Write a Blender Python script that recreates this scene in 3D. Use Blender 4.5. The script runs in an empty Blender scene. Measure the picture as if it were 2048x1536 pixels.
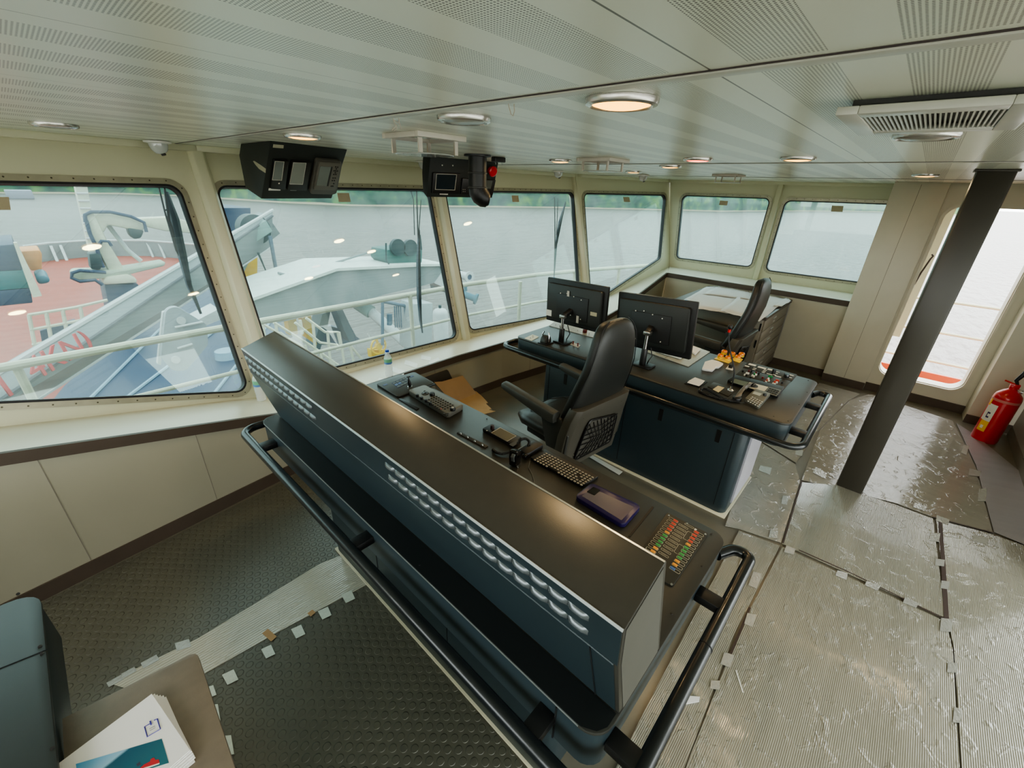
import bpy, bmesh, math, random
from mathutils import Vector, Matrix, noise
from math import pi, sin, cos, radians
random.seed(7)
C = bpy.context.scene.collection
# ------------------------------------------------------------------ camera model (2048 x 1536 frame)
FPX = 842.498
CAMZ = 1.95
MR = Matrix(((0.6761707707798348, -0.2918342578374832, 0.676480490993975),
             (-0.7359868778281042, -0.3092064753796142, 0.60225797732214),
             (0.03341263844480731, -0.9051100052124943, -0.4238625650566409)))
def ray(px, py): return MR @ Vector(((px-1024)/FPX, (py-768)/FPX, 1.0))
CAM = Vector((0, 0, CAMZ))
def az(px, py, z):
    d = ray(px, py); return CAM + d*((z-CAMZ)/d.z)
def ax(px, py, x):
    d = ray(px, py); return CAM + d*(x/d.x)
def ay(px, py, y):
    d = ray(px, py); return CAM + d*(y/d.y)
def apl(px, py, p0, n):
    d = ray(px, py); return CAM + d*((Vector(p0)-CAM).dot(n)/d.dot(n))
cd = bpy.data.cameras.new('camera'); cam = bpy.data.objects.new('camera', cd); C.objects.link(cam)
cd.sensor_fit = 'HORIZONTAL'; cd.sensor_width = 36; cd.lens = FPX*36/2048; cd.clip_start = 0.02; cd.clip_end = 3000
mw = Matrix.Identity(4)
for r in range(3):
    mw[r][0] = MR[r][0]; mw[r][1] = -MR[r][1]; mw[r][2] = -MR[r][2]; mw[r][3] = CAM[r]
cam.matrix_world = mw
bpy.context.scene.camera = cam

# ------------------------------------------------------------------ materials
MATS = {}
def mat(name, col, rough=.5, metal=0, noise_s=0, noise_a=.15, bump=0, bump_s=60, spec=.5, coat=0, emit=None, estr=0, alpha=1):
    if name in MATS: return MATS[name]
    m = bpy.data.materials.new(name); m.use_nodes = True; nt = m.node_tree; b = nt.nodes['Principled BSDF']
    b.inputs['Base Color'].default_value = (*col, 1); b.inputs['Roughness'].default_value = rough
    b.inputs['Metallic'].default_value = metal; b.inputs['Specular IOR Level'].default_value = spec
    b.inputs['Coat Weight'].default_value = coat; b.inputs['Alpha'].default_value = alpha
    if emit: b.inputs['Emission Color'].default_value = (*emit, 1); b.inputs['Emission Strength'].default_value = estr
    tc = nt.nodes.new('ShaderNodeTexCoord')
    n = nt.nodes.new('ShaderNodeTexNoise'); n.inputs['Scale'].default_value = noise_s or 6; n.inputs['Detail'].default_value = 4
    nt.links.new(tc.outputs['Object'], n.inputs['Vector'])
    if noise_a:
        mx = nt.nodes.new('ShaderNodeMix'); mx.data_type = 'RGBA'
        mx.inputs[6].default_value = (*[c*(1-noise_a) for c in col], 1); mx.inputs[7].default_value = (*[min(1, c*(1+noise_a)) for c in col], 1)
        nt.links.new(n.outputs['Fac'], mx.inputs[0]); nt.links.new(mx.outputs[2], b.inputs['Base Color'])
    if bump:
        n2 = nt.nodes.new('ShaderNodeTexNoise'); n2.inputs['Scale'].default_value = bump_s; n2.inputs['Detail'].default_value = 3
        nt.links.new(tc.outputs['Object'], n2.inputs['Vector'])
        bp = nt.nodes.new('ShaderNodeBump'); bp.inputs['Strength'].default_value = bump; bp.inputs['Distance'].default_value = .01
        nt.links.new(n2.outputs['Fac'], bp.inputs['Height']); nt.links.new(bp.outputs['Normal'], b.inputs['Normal'])
    MATS[name] = m; return m
def nodes_of(m):
    nt = m.node_tree; return nt, nt.nodes['Principled BSDF'], nt.nodes, nt.links
def math_node(nt, op, a, b=None):
    n = nt.nodes.new('ShaderNodeMath'); n.operation = op
    for i, v in enumerate((a, b)):
        if v is None: continue
        if isinstance(v, (int, float)): n.inputs[i].default_value = v
        else: nt.links.new(v, n.inputs[i])
    return n.outputs[0]

# ------------------------------------------------------------------ mesh builder
def rrect(x0, x1, y0, y1, r, n=5):
    if isinstance(r, (int, float)): r = (r,)*4
    out = []
    for (cx, cy, a0, rr) in ((x1-r[0], y1-r[0], 0, r[0]), (x0+r[1], y1-r[1], pi/2, r[1]), (x0+r[2], y0+r[2], pi, r[2]), (x1-r[3], y0+r[3], 1.5*pi, r[3])):
        if rr < 1e-6: out.append((cx, cy)); continue
        for i in range(n+1):
            a = a0+pi/2*i/n; out.append((cx+rr*cos(a), cy+rr*sin(a)))
    return out
def round_poly(pts, r, n=6):
    """round the corners of a 2D/3D polygon; r scalar or list"""
    out = []; N = len(pts); P = [Vector(p) for p in pts]
    for i in range(N):
        p, a, b = P[i], P[i-1], P[(i+1) % N]; rr = r[i] if isinstance(r, (list, tuple)) else r
        u = (a-p); v = (b-p); lu, lv = u.length, v.length; u.normalize(); v.normalize()
        ang = u.angle(v) if rr > 0 else pi
        if rr <= 0 or ang > pi-.02: out.append(p); continue
        d = min(rr/math.tan(ang/2), lu*.49, lv*.49); re = d*math.tan(ang/2)
        s = p+u*d; e = p+v*d; bis = (u+v).normalized(); c = p+bis*(re/sin(ang/2))
        s0 = s-c; e0 = e-c; tot = s0.angle(e0)
        for k in range(n+1):
            t = k/n; w = (s0*sin((1-t)*tot)+e0*sin(t*tot))/sin(tot); out.append(c+w)
    return out
class MB:
    def __init__(s, M=None): s.bm = bmesh.new(); s.M = M or Matrix.Identity(4)
    def V(s, p): return s.bm.verts.new(s.M @ Vector(p))
    def F(s, vs):
        try: return s.bm.faces.new(vs)
        except ValueError: return None
    def quad(s, *pts): s.F([s.V(p) for p in pts]); return s
    def box(s, x0, x1, y0, y1, z0, z1):
        v = [s.V(p) for p in ((x0,y0,z0),(x1,y0,z0),(x1,y1,z0),(x0,y1,z0),(x0,y0,z1),(x1,y0,z1),(x1,y1,z1),(x0,y1,z1))]
        for f in ((0,3,2,1),(4,5,6,7),(0,1,5,4),(1,2,6,5),(2,3,7,6),(3,0,4,7)): s.F([v[i] for i in f])
        return s
    def cb(s, c, w, d, h): return s.box(c[0]-w/2, c[0]+w/2, c[1]-d/2, c[1]+d/2, c[2]-h/2, c[2]+h/2)
    def prism(s, pts, vec):
        """closed polygon of 3D points extruded by vec"""
        vec = Vector(vec); a = [s.V(p) for p in pts]; b = [s.V(Vector(p)+vec) for p in pts]; n = len(pts)
        s.F(a[::-1]); s.F(b)
        for i in range(n): s.F((a[i], a[(i+1) % n], b[(i+1) % n], b[i]))
        return s
    def slab(s, pts2, z0, z1): return s.prism([(p[0], p[1], z0) for p in pts2], (0, 0, z1-z0))
    def cyl(s, p0, p1, r0, r1=None, n=16, caps=True):
        p0, p1 = Vector(p0), Vector(p1); r1 = r0 if r1 is None else r1; d = (p1-p0).normalized()
        u = d.orthogonal().normalized(); v = d.cross(u)
        A = [s.V(p0+(u*cos(2*pi*i/n)+v*sin(2*pi*i/n))*r0) for i in range(n)]
        B = [s.V(p1+(u*cos(2*pi*i/n)+v*sin(2*pi*i/n))*r1) for i in range(n)]
        for i in range(n): s.F((A[i], A[(i+1) % n], B[(i+1) % n], B[i]))
        if caps: s.F(A[::-1]); s.F(B)
        return s
    def lathe(s, prof, base, n=24, axis=(0, 0, 1)):
        """prof: (r, h) pairs along axis"""
        base = Vector(base); d = Vector(axis).normalized(); u = d.orthogonal().normalized(); v = d.cross(u); rings = []
        for r, h in prof:
            if r < 1e-6: rings.append([s.V(base+d*h)]*n)
            else: rings.append([s.V(base+d*h+(u*cos(2*pi*i/n)+v*sin(2*pi*i/n))*r) for i in range(n)])
        for a, b in zip(rings, rings[1:]):
            for i in range(n):
                vs = []
                for q in (a[i], a[(i+1) % n], b[(i+1) % n], b[i]):
                    if q not in vs: vs.append(q)
                if len(vs) > 2: s.F(vs)
        if prof[0][0] > 1e-6: s.F(rings[0][::-1])
        if prof[-1][0] > 1e-6: s.F(rings[-1])
        return s
    def tube(s, pts, r, n=8, closed=False, taper=None):
        P = [Vector(p) for p in pts]; N = len(P); rings = []
        t0 = (P[1]-P[0]).normalized(); u = t0.orthogonal().normalized()
        for i in range(N):
            a = P[i-1] if (i > 0 or closed) else P[i]; b = P[(i+1) % N] if (i < N-1 or closed) else P[i]
            t = (b-a).normalized(); u = (u-t*u.dot(t))
            if u.length < 1e-6: u = t.orthogonal()
            u.normalize(); v = t.cross(u); rr = r*(taper[i] if taper else 1)
            rings.append([s.V(P[i]+(u*cos(2*pi*k/n)+v*sin(2*pi*k/n))*rr) for k in range(n)])
        for i in range(N if closed else N-1):
            a, b = rings[i], rings[(i+1) % N]
            for k in range(n): s.F((a[k], a[(k+1) % n], b[(k+1) % n], b[k]))
        if not closed: s.F(rings[0][::-1]); s.F(rings[-1])
        return s
    def ball(s, c, r, sc=(1, 1, 1), nu=16, nv=10):
        pr = [(0, -1)]+[(cos(-pi/2+pi*i/nv), sin(-pi/2+pi*i/nv)) for i in range(1, nv)]+[(0, 1)]
        c = Vector(c); rings = []
        for q, h in pr:
            if q < 1e-6: rings.append([s.V(c+Vector((0, 0, h*r*sc[2])))]*nu)
            else: rings.append([s.V(c+Vector((q*r*sc[0]*cos(2*pi*i/nu), q*r*sc[1]*sin(2*pi*i/nu), h*r*sc[2]))) for i in range(nu)])
        for a, b in zip(rings, rings[1:]):
            for i in range(nu):
                vs = []
                for w in (a[i], a[(i+1) % nu], b[(i+1) % nu], b[i]):
                    if w not in vs: vs.append(w)
                if len(vs) > 2: s.F(vs)
        return s
    def done(s, name, m, parent=None, bev=0, smooth=True, local=False, kind=None, seg=2, label=None, ang=35):
        bm = s.bm; bmesh.ops.remove_doubles(bm, verts=bm.verts, dist=1e-6); bmesh.ops.recalc_face_normals(bm, faces=bm.faces)
        if bev:
            es = [e for e in bm.edges if len(e.link_faces) == 2 and e.calc_face_angle(0) > radians(30)]
            try: bmesh.ops.bevel(bm, geom=es, offset=bev, segments=seg, affect='EDGES', profile=.5, clamp_overlap=True)
            except Exception: pass
        org = Vector((0, 0, 0))
        me = bpy.data.meshes.new(name)
        if parent is not None and not local:
            bm.transform(wm(parent).inverted())
        elif parent is None:
            if len(bm.verts):
                xs = [v.co for v in bm.verts]; lo = Vector((min(v.x for v in xs), min(v.y for v in xs), min(v.z for v in xs))); hi = Vector((max(v.x for v in xs), max(v.y for v in xs), max(v.z for v in xs)))
                org = Vector(((lo.x+hi.x)/2, (lo.y+hi.y)/2, lo.z)); bm.transform(Matrix.Translation(-org))
        bm.to_mesh(me); bm.free()
        if smooth:
            for p in me.polygons: p.use_smooth = True
            me.set_sharp_from_angle(angle=radians(ang))
        me.materials.append(m)
        o = bpy.data.objects.new(name, me); C.objects.link(o); o.location = org
        if parent is not None: o.parent = parent
        if kind: o['kind'] = kind
        if label: o['label'] = label
        return o
def wm(o):
    M = Matrix.LocRotScale(o.location, o.rotation_euler, o.scale)
    return (wm(o.parent) @ M) if o.parent else M
def thing(name, label, cat, loc=(0, 0, 0), rotz=0, group=None, kind=None):
    o = bpy.data.objects.new(name, None); C.objects.link(o); o.location = loc; o.rotation_euler = (0, 0, rotz); o.empty_display_size = .05
    if kind: o['kind'] = kind
    else: o['label'] = label; o['category'] = cat
    if group: o['group'] = group
    return o
def tag(o, label, cat, group=None, kind=None):
    o['label'] = label; o['category'] = cat
    if group: o['group'] = group
    if kind: o['kind'] = kind
    return o
def dup(root, loc=None, rotz=None, label=None, group=None):
    r = root.copy(); C.objects.link(r)
    if loc is not None: r.location = loc
    if rotz is not None: r.rotation_euler = (0, 0, rotz)
    if label: r['label'] = label
    if group: r['group'] = group
    for ch in list(root.children):
        c = ch.copy(); C.objects.link(c); c.parent = r
        for g in list(ch.children):
            d = g.copy(); C.objects.link(d); d.parent = c
    return r
def inst(o, loc, rot=None):
    """same part again, at loc in the parent's coordinates"""
    c = o.copy(); C.objects.link(c); c.parent = o.parent; c.location = loc
    if rot is not None: c.rotation_euler = rot
    return c
def plate_mesh(name, outer, holes, thick, M, m, parent=None, kind=None, smooth=False):
    """flat plate with holes: 2D loops, extruded by +-thick/2, placed by the matrix M"""
    cu = bpy.data.curves.new('tmp', 'CURVE'); cu.dimensions = '2D'; cu.fill_mode = 'BOTH'; cu.extrude = thick/2
    for loop in [outer]+holes:
        sp = cu.splines.new('POLY'); sp.points.add(len(loop)-1); sp.use_cyclic_u = True
        for p, q in zip(sp.points, loop): p.co = (q[0], q[1], 0, 1)
    ob = bpy.data.objects.new('tmp', cu); C.objects.link(ob); bpy.context.view_layer.update()
    me = bpy.data.meshes.new_from_object(ob); bpy.data.objects.remove(ob); bpy.data.curves.remove(cu)
    me.name = name; me.transform(M if parent is None else wm(parent).inverted() @ M)
    me.materials.clear(); me.materials.append(m)
    o = bpy.data.objects.new(name, me); C.objects.link(o)
    if parent is not None: o.parent = parent
    if kind: o['kind'] = kind
    return o
def frameM(o, u, v):
    """matrix with x axis u, y axis v (made orthogonal), origin o"""
    u = Vector(u).normalized(); v = Vector(v); v = (v-u*v.dot(u)).normalized(); w = u.cross(v)
    M = Matrix.Identity(4)
    for i in range(3): M[i][0] = u[i]; M[i][1] = v[i]; M[i][2] = w[i]; M[i][3] = o[i]
    return M
def quadM(P, z0=0):
    """frame from 3 pixel corners on a level plane: returns matrix, w, h (P = origin, +x, +y corners)"""
    o, a, b = P; return frameM(o, a-o, b-o), (a-o).length, (b-o).dot((b-o-(a-o)*((b-o).dot(a-o)/(a-o).length_squared)).normalized())
def text_mesh(name, body, size, M, m, parent=None, thick=.0004, align='CENTER'):
    cu = bpy.data.curves.new('tmp', 'FONT'); cu.body = body; cu.size = size; cu.align_x = align; cu.align_y = 'CENTER'; cu.extrude = thick
    ob = bpy.data.objects.new('tmp', cu); C.objects.link(ob); bpy.context.view_layer.update()
    me = bpy.data.meshes.new_from_object(ob); bpy.data.objects.remove(ob)
    me.name = name; me.transform(M if parent is None else wm(parent).inverted() @ M); me.materials.clear(); me.materials.append(m)
    o = bpy.data.objects.new(name, me); C.objects.link(o)
    if parent is not None: o.parent = parent
    return o
# ------------------------------------------------------------------ common materials
WALL = mat('cream_painted_steel', (.60, .595, .44), .42, noise_a=.04, noise_s=2, bump=.05, bump_s=30)
PANEL = mat('beige_panel_shaded', (.38, .36, .275), .38, noise_a=.05, noise_s=3)  # darkened copy of the wall panel, shade toned into the colour
SILL = mat('cream_sill_laminate', (.72, .70, .58), .28, noise_a=.04, noise_s=3)
STRIP = mat('brown_edge_strip', (.085, .062, .045), .5, noise_a=.2, noise_s=8)
STEEL = mat('window_flange_steel', (.38, .36, .27), .35, .35, noise_a=.25, noise_s=14)
RUBBER = mat('black_rubber', (.012, .012, .014), .5)
POST = mat('dark_brown_lacquer', (.045, .040, .030), .32, noise_a=.1)
CON = mat('console_blue_black', (.022, .036, .043), .36, noise_a=.12, noise_s=5, bump=.02, bump_s=400)
CONTOP = mat('console_top_laminate', (.034, .034, .029), .40, noise_a=.12, noise_s=40, bump=.03, bump_s=500)
BLK = mat('black_plastic', (.010, .010, .010), .42)
BLKG = mat('black_gloss', (.006, .006, .007), .12, coat=.4)
DGREY = mat('dark_grey_plastic', (.035, .036, .033), .45)
MGREY = mat('mid_grey_plastic', (.13, .13, .115), .45)
LGREY = mat('light_grey_plastic', (.45, .45, .42), .45)
WHITE = mat('white_plastic', (.75, .75, .70), .45)
CHROME = mat('chrome', (.75, .75, .74), .12, 1.0, noise_a=.02)
STEELB = mat('brushed_steel', (.45, .45, .43), .3, 1.0)
RED = mat('red_paint', (.55, .02, .015), .35)
GREENB = mat('green_plastic', (.03, .30, .08), .4); REDB = mat('red_plastic', (.55, .06, .04), .4)
ORANGEB = mat('orange_plastic', (.75, .33, .05), .4); BLUEB = mat('blue_plastic', (.03, .12, .35), .4)
PAPER = mat('white_paper', (.80, .80, .80), .6, noise_a=.05, noise_s=5)
PRINT = mat('grey_print', (.25, .25, .27), .6)
SCREEN = mat('grey_screen', (.10, .12, .12), .2, coat=.3)
TAPE = mat('silver_tape', (.42, .43, .40), .22, .25, noise_a=.15, noise_s=30, bump=.3, bump_s=80)
TAPEW = mat('pale_tape', (.58, .64, .56), .35, noise_a=.15, noise_s=60, bump=.3, bump_s=90)
BLUET = mat('blue_tape', (.08, .30, .60), .4)

# ceiling: perforated steel panels, holes and seams laid out in the room's own coordinates
def ceiling_mat():
    m = mat('perforated_ceiling_panel', (.56, .575, .51), .30, noise_a=0); nt, b, N, L = nodes_of(m)
    g = N.new('ShaderNodeNewGeometry'); sp = N.new('ShaderNodeSeparateXYZ'); L.new(g.outputs['Position'], sp.inputs[0])
    X, Y = sp.outputs[0], sp.outputs[1]; M = lambda *a: math_node(nt, *a)
    t = M('MODULO', M('ABSOLUTE', M('SUBTRACT', Y, .31)), .57)
    band = None
    for c in (.105, .272, .435):
        k = M('LESS_THAN', M('ABSOLUTE', M('SUBTRACT', t, c)), .048); band = k if band is None else M('MAXIMUM', band, k)
    p = .0050
    hx = M('SUBTRACT', M('FLOORED_MODULO', X, p), p/2); hy = M('SUBTRACT', M('FLOORED_MODULO', Y, p), p/2)
    d = M('SQRT', M('ADD', M('MULTIPLY', hx, hx), M('MULTIPLY', hy, hy)))
    hole = M('MULTIPLY', M('LESS_THAN', d, .00150), band)
    tx = M('MODULO', M('ABSOLUTE', M('SUBTRACT', X, .79)), 2.17)
    edge = M('GREATER_THAN', tx, .035); hole = M('MULTIPLY', hole, edge)
    seam = M('LESS_THAN', t, .0016)
    dark = M('MAXIMUM', hole, seam)
    nz = N.new('ShaderNodeTexNoise'); nz.inputs['Scale'].default_value = 1.3; L.new(g.outputs['Position'], nz.inputs['Vector'])
    mx0 = N.new('ShaderNodeMix'); mx0.data_type = 'RGBA'; mx0.inputs[6].default_value = (.76, .79, .68, 1); mx0.inputs[7].default_value = (.83, .86, .74, 1); L.new(nz.outputs['Fac'], mx0.inputs[0])
    mx = N.new('ShaderNodeMix'); mx.data_type = 'RGBA'; L.new(dark, mx.inputs[0]); L.new(mx0.outputs[2], mx.inputs[6]); mx.inputs[7].default_value = (.17, .165, .14, 1)
    L.new(mx.outputs[2], b.inputs['Base Color'])
    return m
def floor_mat():
    """grey vinyl"""
    m = mat('grey_vinyl_floor', (.17, .16, .125), .28, noise_s=3, noise_a=.2, bump=.08, bump_s=14); return m
def stud_mat():
    m = mat('studded_rubber', (.050, .053, .040), .34, noise_a=0); nt, b, N, L = nodes_of(m); M = lambda *a: math_node(nt, *a)
    g = N.new('ShaderNodeNewGeometry'); sp = N.new('ShaderNodeSeparateXYZ'); L.new(g.outputs['Position'], sp.inputs[0])
    a = radians(12); X = M('ADD', M('MULTIPLY', sp.outputs[0], cos(a)), M('MULTIPLY', sp.outputs[1], sin(a))); Y = M('SUBTRACT', M('MULTIPLY', sp.outputs[1], cos(a)), M('MULTIPLY', sp.outputs[0], sin(a)))
    p, q = .042, .036
    row = M('FLOOR', M('DIVIDE', Y, q)); off = M('MULTIPLY', M('FLOORED_MODULO', row, 2), p/2)
    hx = M('SUBTRACT', M('FLOORED_MODULO', M('ADD', X, off), p), p/2); hy = M('SUBTRACT', M('FLOORED_MODULO', Y, q), q/2)
    d = M('SQRT', M('ADD', M('MULTIPLY', hx, hx), M('MULTIPLY', hy, hy)))
    mr = N.new('ShaderNodeMapRange'); mr.interpolation_type = 'SMOOTHSTEP'; L.new(d, mr.inputs[0]); mr.inputs[1].default_value = .0125; mr.inputs[2].default_value = .0155; mr.inputs[3].default_value = 1; mr.inputs[4].default_value = 0
    bp = N.new('ShaderNodeBump'); bp.inputs['Strength'].default_value = .9; bp.inputs['Distance'].default_value = .0025; L.new(mr.outputs[0], bp.inputs['Height']); L.new(bp.outputs['Normal'], b.inputs['Normal'])
    nz = N.new('ShaderNodeTexNoise'); nz.inputs['Scale'].default_value = 2.2; nz.inputs['Detail'].default_value = 5; L.new(g.outputs['Position'], nz.inputs['Vector'])
    mx = N.new('ShaderNodeMix'); mx.data_type = 'RGBA'; mx.inputs[6].default_value = (.095, .093, .070, 1); mx.inputs[7].default_value = (.14, .138, .105, 1); L.new(nz.outputs['Fac'], mx.inputs[0]); L.new(mx.outputs[2], b.inputs['Base Color'])
    return m
def ribbed_mat(name, col, ang=0, rough=.22, wr=.5, rp=.007):
    """ribbed translucent protective sheet: ribs, wrinkles and long creases"""
    m = mat(name, col, rough, noise_a=0, coat=.6); nt, b, N, L = nodes_of(m); M = lambda *a: math_node(nt, *a)
    g = N.new('ShaderNodeNewGeometry'); sp = N.new('ShaderNodeSeparateXYZ'); L.new(g.outputs['Position'], sp.inputs[0])
    a = radians(ang); Y = M('SUBTRACT', M('MULTIPLY', sp.outputs[1], cos(a)), M('MULTIPLY', sp.outputs[0], sin(a))); X = M('ADD', M('MULTIPLY', sp.outputs[0], cos(a)), M('MULTIPLY', sp.outputs[1], sin(a)))
    rib = M('ABSOLUTE', M('SINE', M('MULTIPLY', Y, pi/rp)))
    cmb = N.new('ShaderNodeCombineXYZ'); L.new(M('MULTIPLY', X, .8), cmb.inputs[0]); L.new(M('MULTIPLY', Y, 9), cmb.inputs[1])
    n1 = N.new('ShaderNodeTexNoise'); n1.inputs['Scale'].default_value = 1.6; n1.inputs['Detail'].default_value = 5; L.new(cmb.outputs[0], n1.inputs['Vector'])
    n2 = N.new('ShaderNodeTexNoise'); n2.inputs['Scale'].default_value = 13; n2.inputs['Detail'].default_value = 4; n2.inputs['Distortion'].default_value = 1.2; L.new(g.outputs['Position'], n2.inputs['Vector'])
    mr = N.new('ShaderNodeMapRange'); L.new(n2.outputs['Fac'], mr.inputs[0]); mr.inputs[1].default_value = .55; mr.inputs[2].default_value = .8
    n3 = N.new('ShaderNodeTexNoise'); n3.inputs['Scale'].default_value = 2.2; L.new(g.outputs['Position'], n3.inputs['Vector'])
    H = M('ADD', M('ADD', M('MULTIPLY', rib, .16), M('MULTIPLY', mr.outputs[0], wr)), M('ADD', M('MULTIPLY', n1.outputs['Fac'], .35), M('MULTIPLY', n3.outputs['Fac'], 2.0)))
    bp = N.new('ShaderNodeBump'); bp.inputs['Strength'].default_value = .8; bp.inputs['Distance'].default_value = .006; L.new(H, bp.inputs['Height']); L.new(bp.outputs['Normal'], b.inputs['Normal']); L.new(bp.outputs['Normal'], b.inputs['Coat Normal'])
    mx = N.new('ShaderNodeMix'); mx.data_type = 'RGBA'; mx.inputs[6].default_value = (*[c*.72 for c in col], 1); mx.inputs[7].default_value = (*[c*1.18 for c in col], 1)
    L.new(M('ADD', M('MULTIPLY', n1.outputs['Fac'], .55), M('MULTIPLY', rib, .4)), mx.inputs[0]); L.new(mx.outputs[2], b.inputs['Base Color'])
    return m
CEIL = ceiling_mat(); FLOOR = floor_mat(); STUD = stud_mat()
def glass_mat():
    m = bpy.data.materials.new('filmed_window_glass'); m.use_nodes = True; nt = m.node_tree; nt.nodes.clear(); N, L = nt.nodes, nt.links
    o = N.new('ShaderNodeOutputMaterial'); tr = N.new('ShaderNodeBsdfTransparent'); tr.inputs[0].default_value = (.53, .62, .615, 1)
    tl = N.new('ShaderNodeBsdfTranslucent'); tl.inputs[0].default_value = (.55, .62, .60, 1)
    gl = N.new('ShaderNodeBsdfGlossy'); gl.inputs[0].default_value = (.8, .95, .85, 1); gl.inputs[1].default_value = .02
    g = N.new('ShaderNodeNewGeometry'); nz = N.new('ShaderNodeTexNoise'); nz.inputs['Scale'].default_value = 2.5; nz.inputs['Detail'].default_value = 6; nz.inputs['Distortion'].default_value = .8
    L.new(g.outputs['Position'], nz.inputs['Vector'])
    mr = N.new('ShaderNodeMapRange'); L.new(nz.outputs['Fac'], mr.inputs[0]); mr.inputs[1].default_value = .3; mr.inputs[2].default_value = .75; mr.inputs[3].default_value = .02; mr.inputs[4].default_value = .12
    m1 = N.new('ShaderNodeMixShader'); L.new(mr.outputs[0], m1.inputs[0]); L.new(tr.outputs[0], m1.inputs[1]); L.new(tl.outputs[0], m1.inputs[2])
    m2 = N.new('ShaderNodeMixShader'); m2.inputs[0].default_value = .05; L.new(m1.outputs[0], m2.inputs[1]); L.new(gl.outputs[0], m2.inputs[2])
    L.new(m2.outputs[0], o.inputs[0]); return m
GLASS = glass_mat()

# ------------------------------------------------------------------ room shell
H = 2.12
def S(o): o['kind'] = 'structure'; return o
def world_plane(name, pts, m, z=None, thick=.04, down=True):
    mb = MB(); mb.prism([(p[0], p[1], z) for p in pts], (0, 0, -thick if down else thick)); return S(mb.done(name, m, smooth=False))
world_plane('floor', [(-2.2, -3.5), (5.72, -3.5), (6.1, -.9), (6.1, 2.5), (3.6, 2.80), (2.4, 2.90), (1.4, 2.90), (-2.2, 2.50)], FLOOR, 0, .06)
world_plane('ceiling', [(-2.2, -3.5), (6.65, -3.5), (6.65, 3.0), (5.0, 3.50), (2.86, 3.62), (.93, 3.62), (-2.2, 3.0)], CEIL, H, .05, down=False)
PALE = mat('bounce_deck_pale', (.62, .62, .56), .6)
world_plane('added_bounce_deck', [(-9, -9), (5.7, -9), (5.7, -3.5), (-2.2, -3.5), (-2.2, 2.4), (-9, 2.4)], PALE, -.02, .05)  # unseen outer deck, added and kept pale to bounce daylight onto the ceiling
mb = MB(); mb.box(-2.25, -2.2, -3.5, 2.6, 0, .95); mb.box(-2.25, -2.2, -3.5, 2.6, 2.0, H)
for y in (-3.5, -2.1, -.7, .7, 2.4): mb.box(-2.25, -2.2, y, y+.14, .95, 2.0)
S(mb.done('wall_left.001', WALL))
mb = MB(); mb.box(-2.2, 3.4, -3.55, -3.5, 0, .12); mb.box(-2.2, 3.4, -3.55, -3.5, 2.0, H)
for x in (-2.2, -.6, 1.0, 2.6): mb.box(x, x+.14, -3.55, -3.5, .12, 2.0)
S(mb.done('wall_back.001', WALL))
# ceiling joint strips
TRIM = mat('ceiling_joint_trim', (.58, .59, .52), .35, noise_a=.03)
for i, x in enumerate((-1.38, .79, 2.96, 5.13)):
    mb = MB(); mb.box(x-.013, x+.017, -3.4, 3.55 if x < 5 else 3.3, H-.004, H-.0005); S(mb.done('trim_%d' % (i+1), TRIM, bev=.001))
    mb = MB(); mb.box(x-.019, x-.013, -3.4, 3.55 if x < 5 else 3.3, H-.0015, H-.0002); S(mb.done('trim_%d' % (i+5), mat('joint_dark_gap', (.06, .045, .045), .6)))  # narrow dark strip marks the ceiling joint
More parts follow.
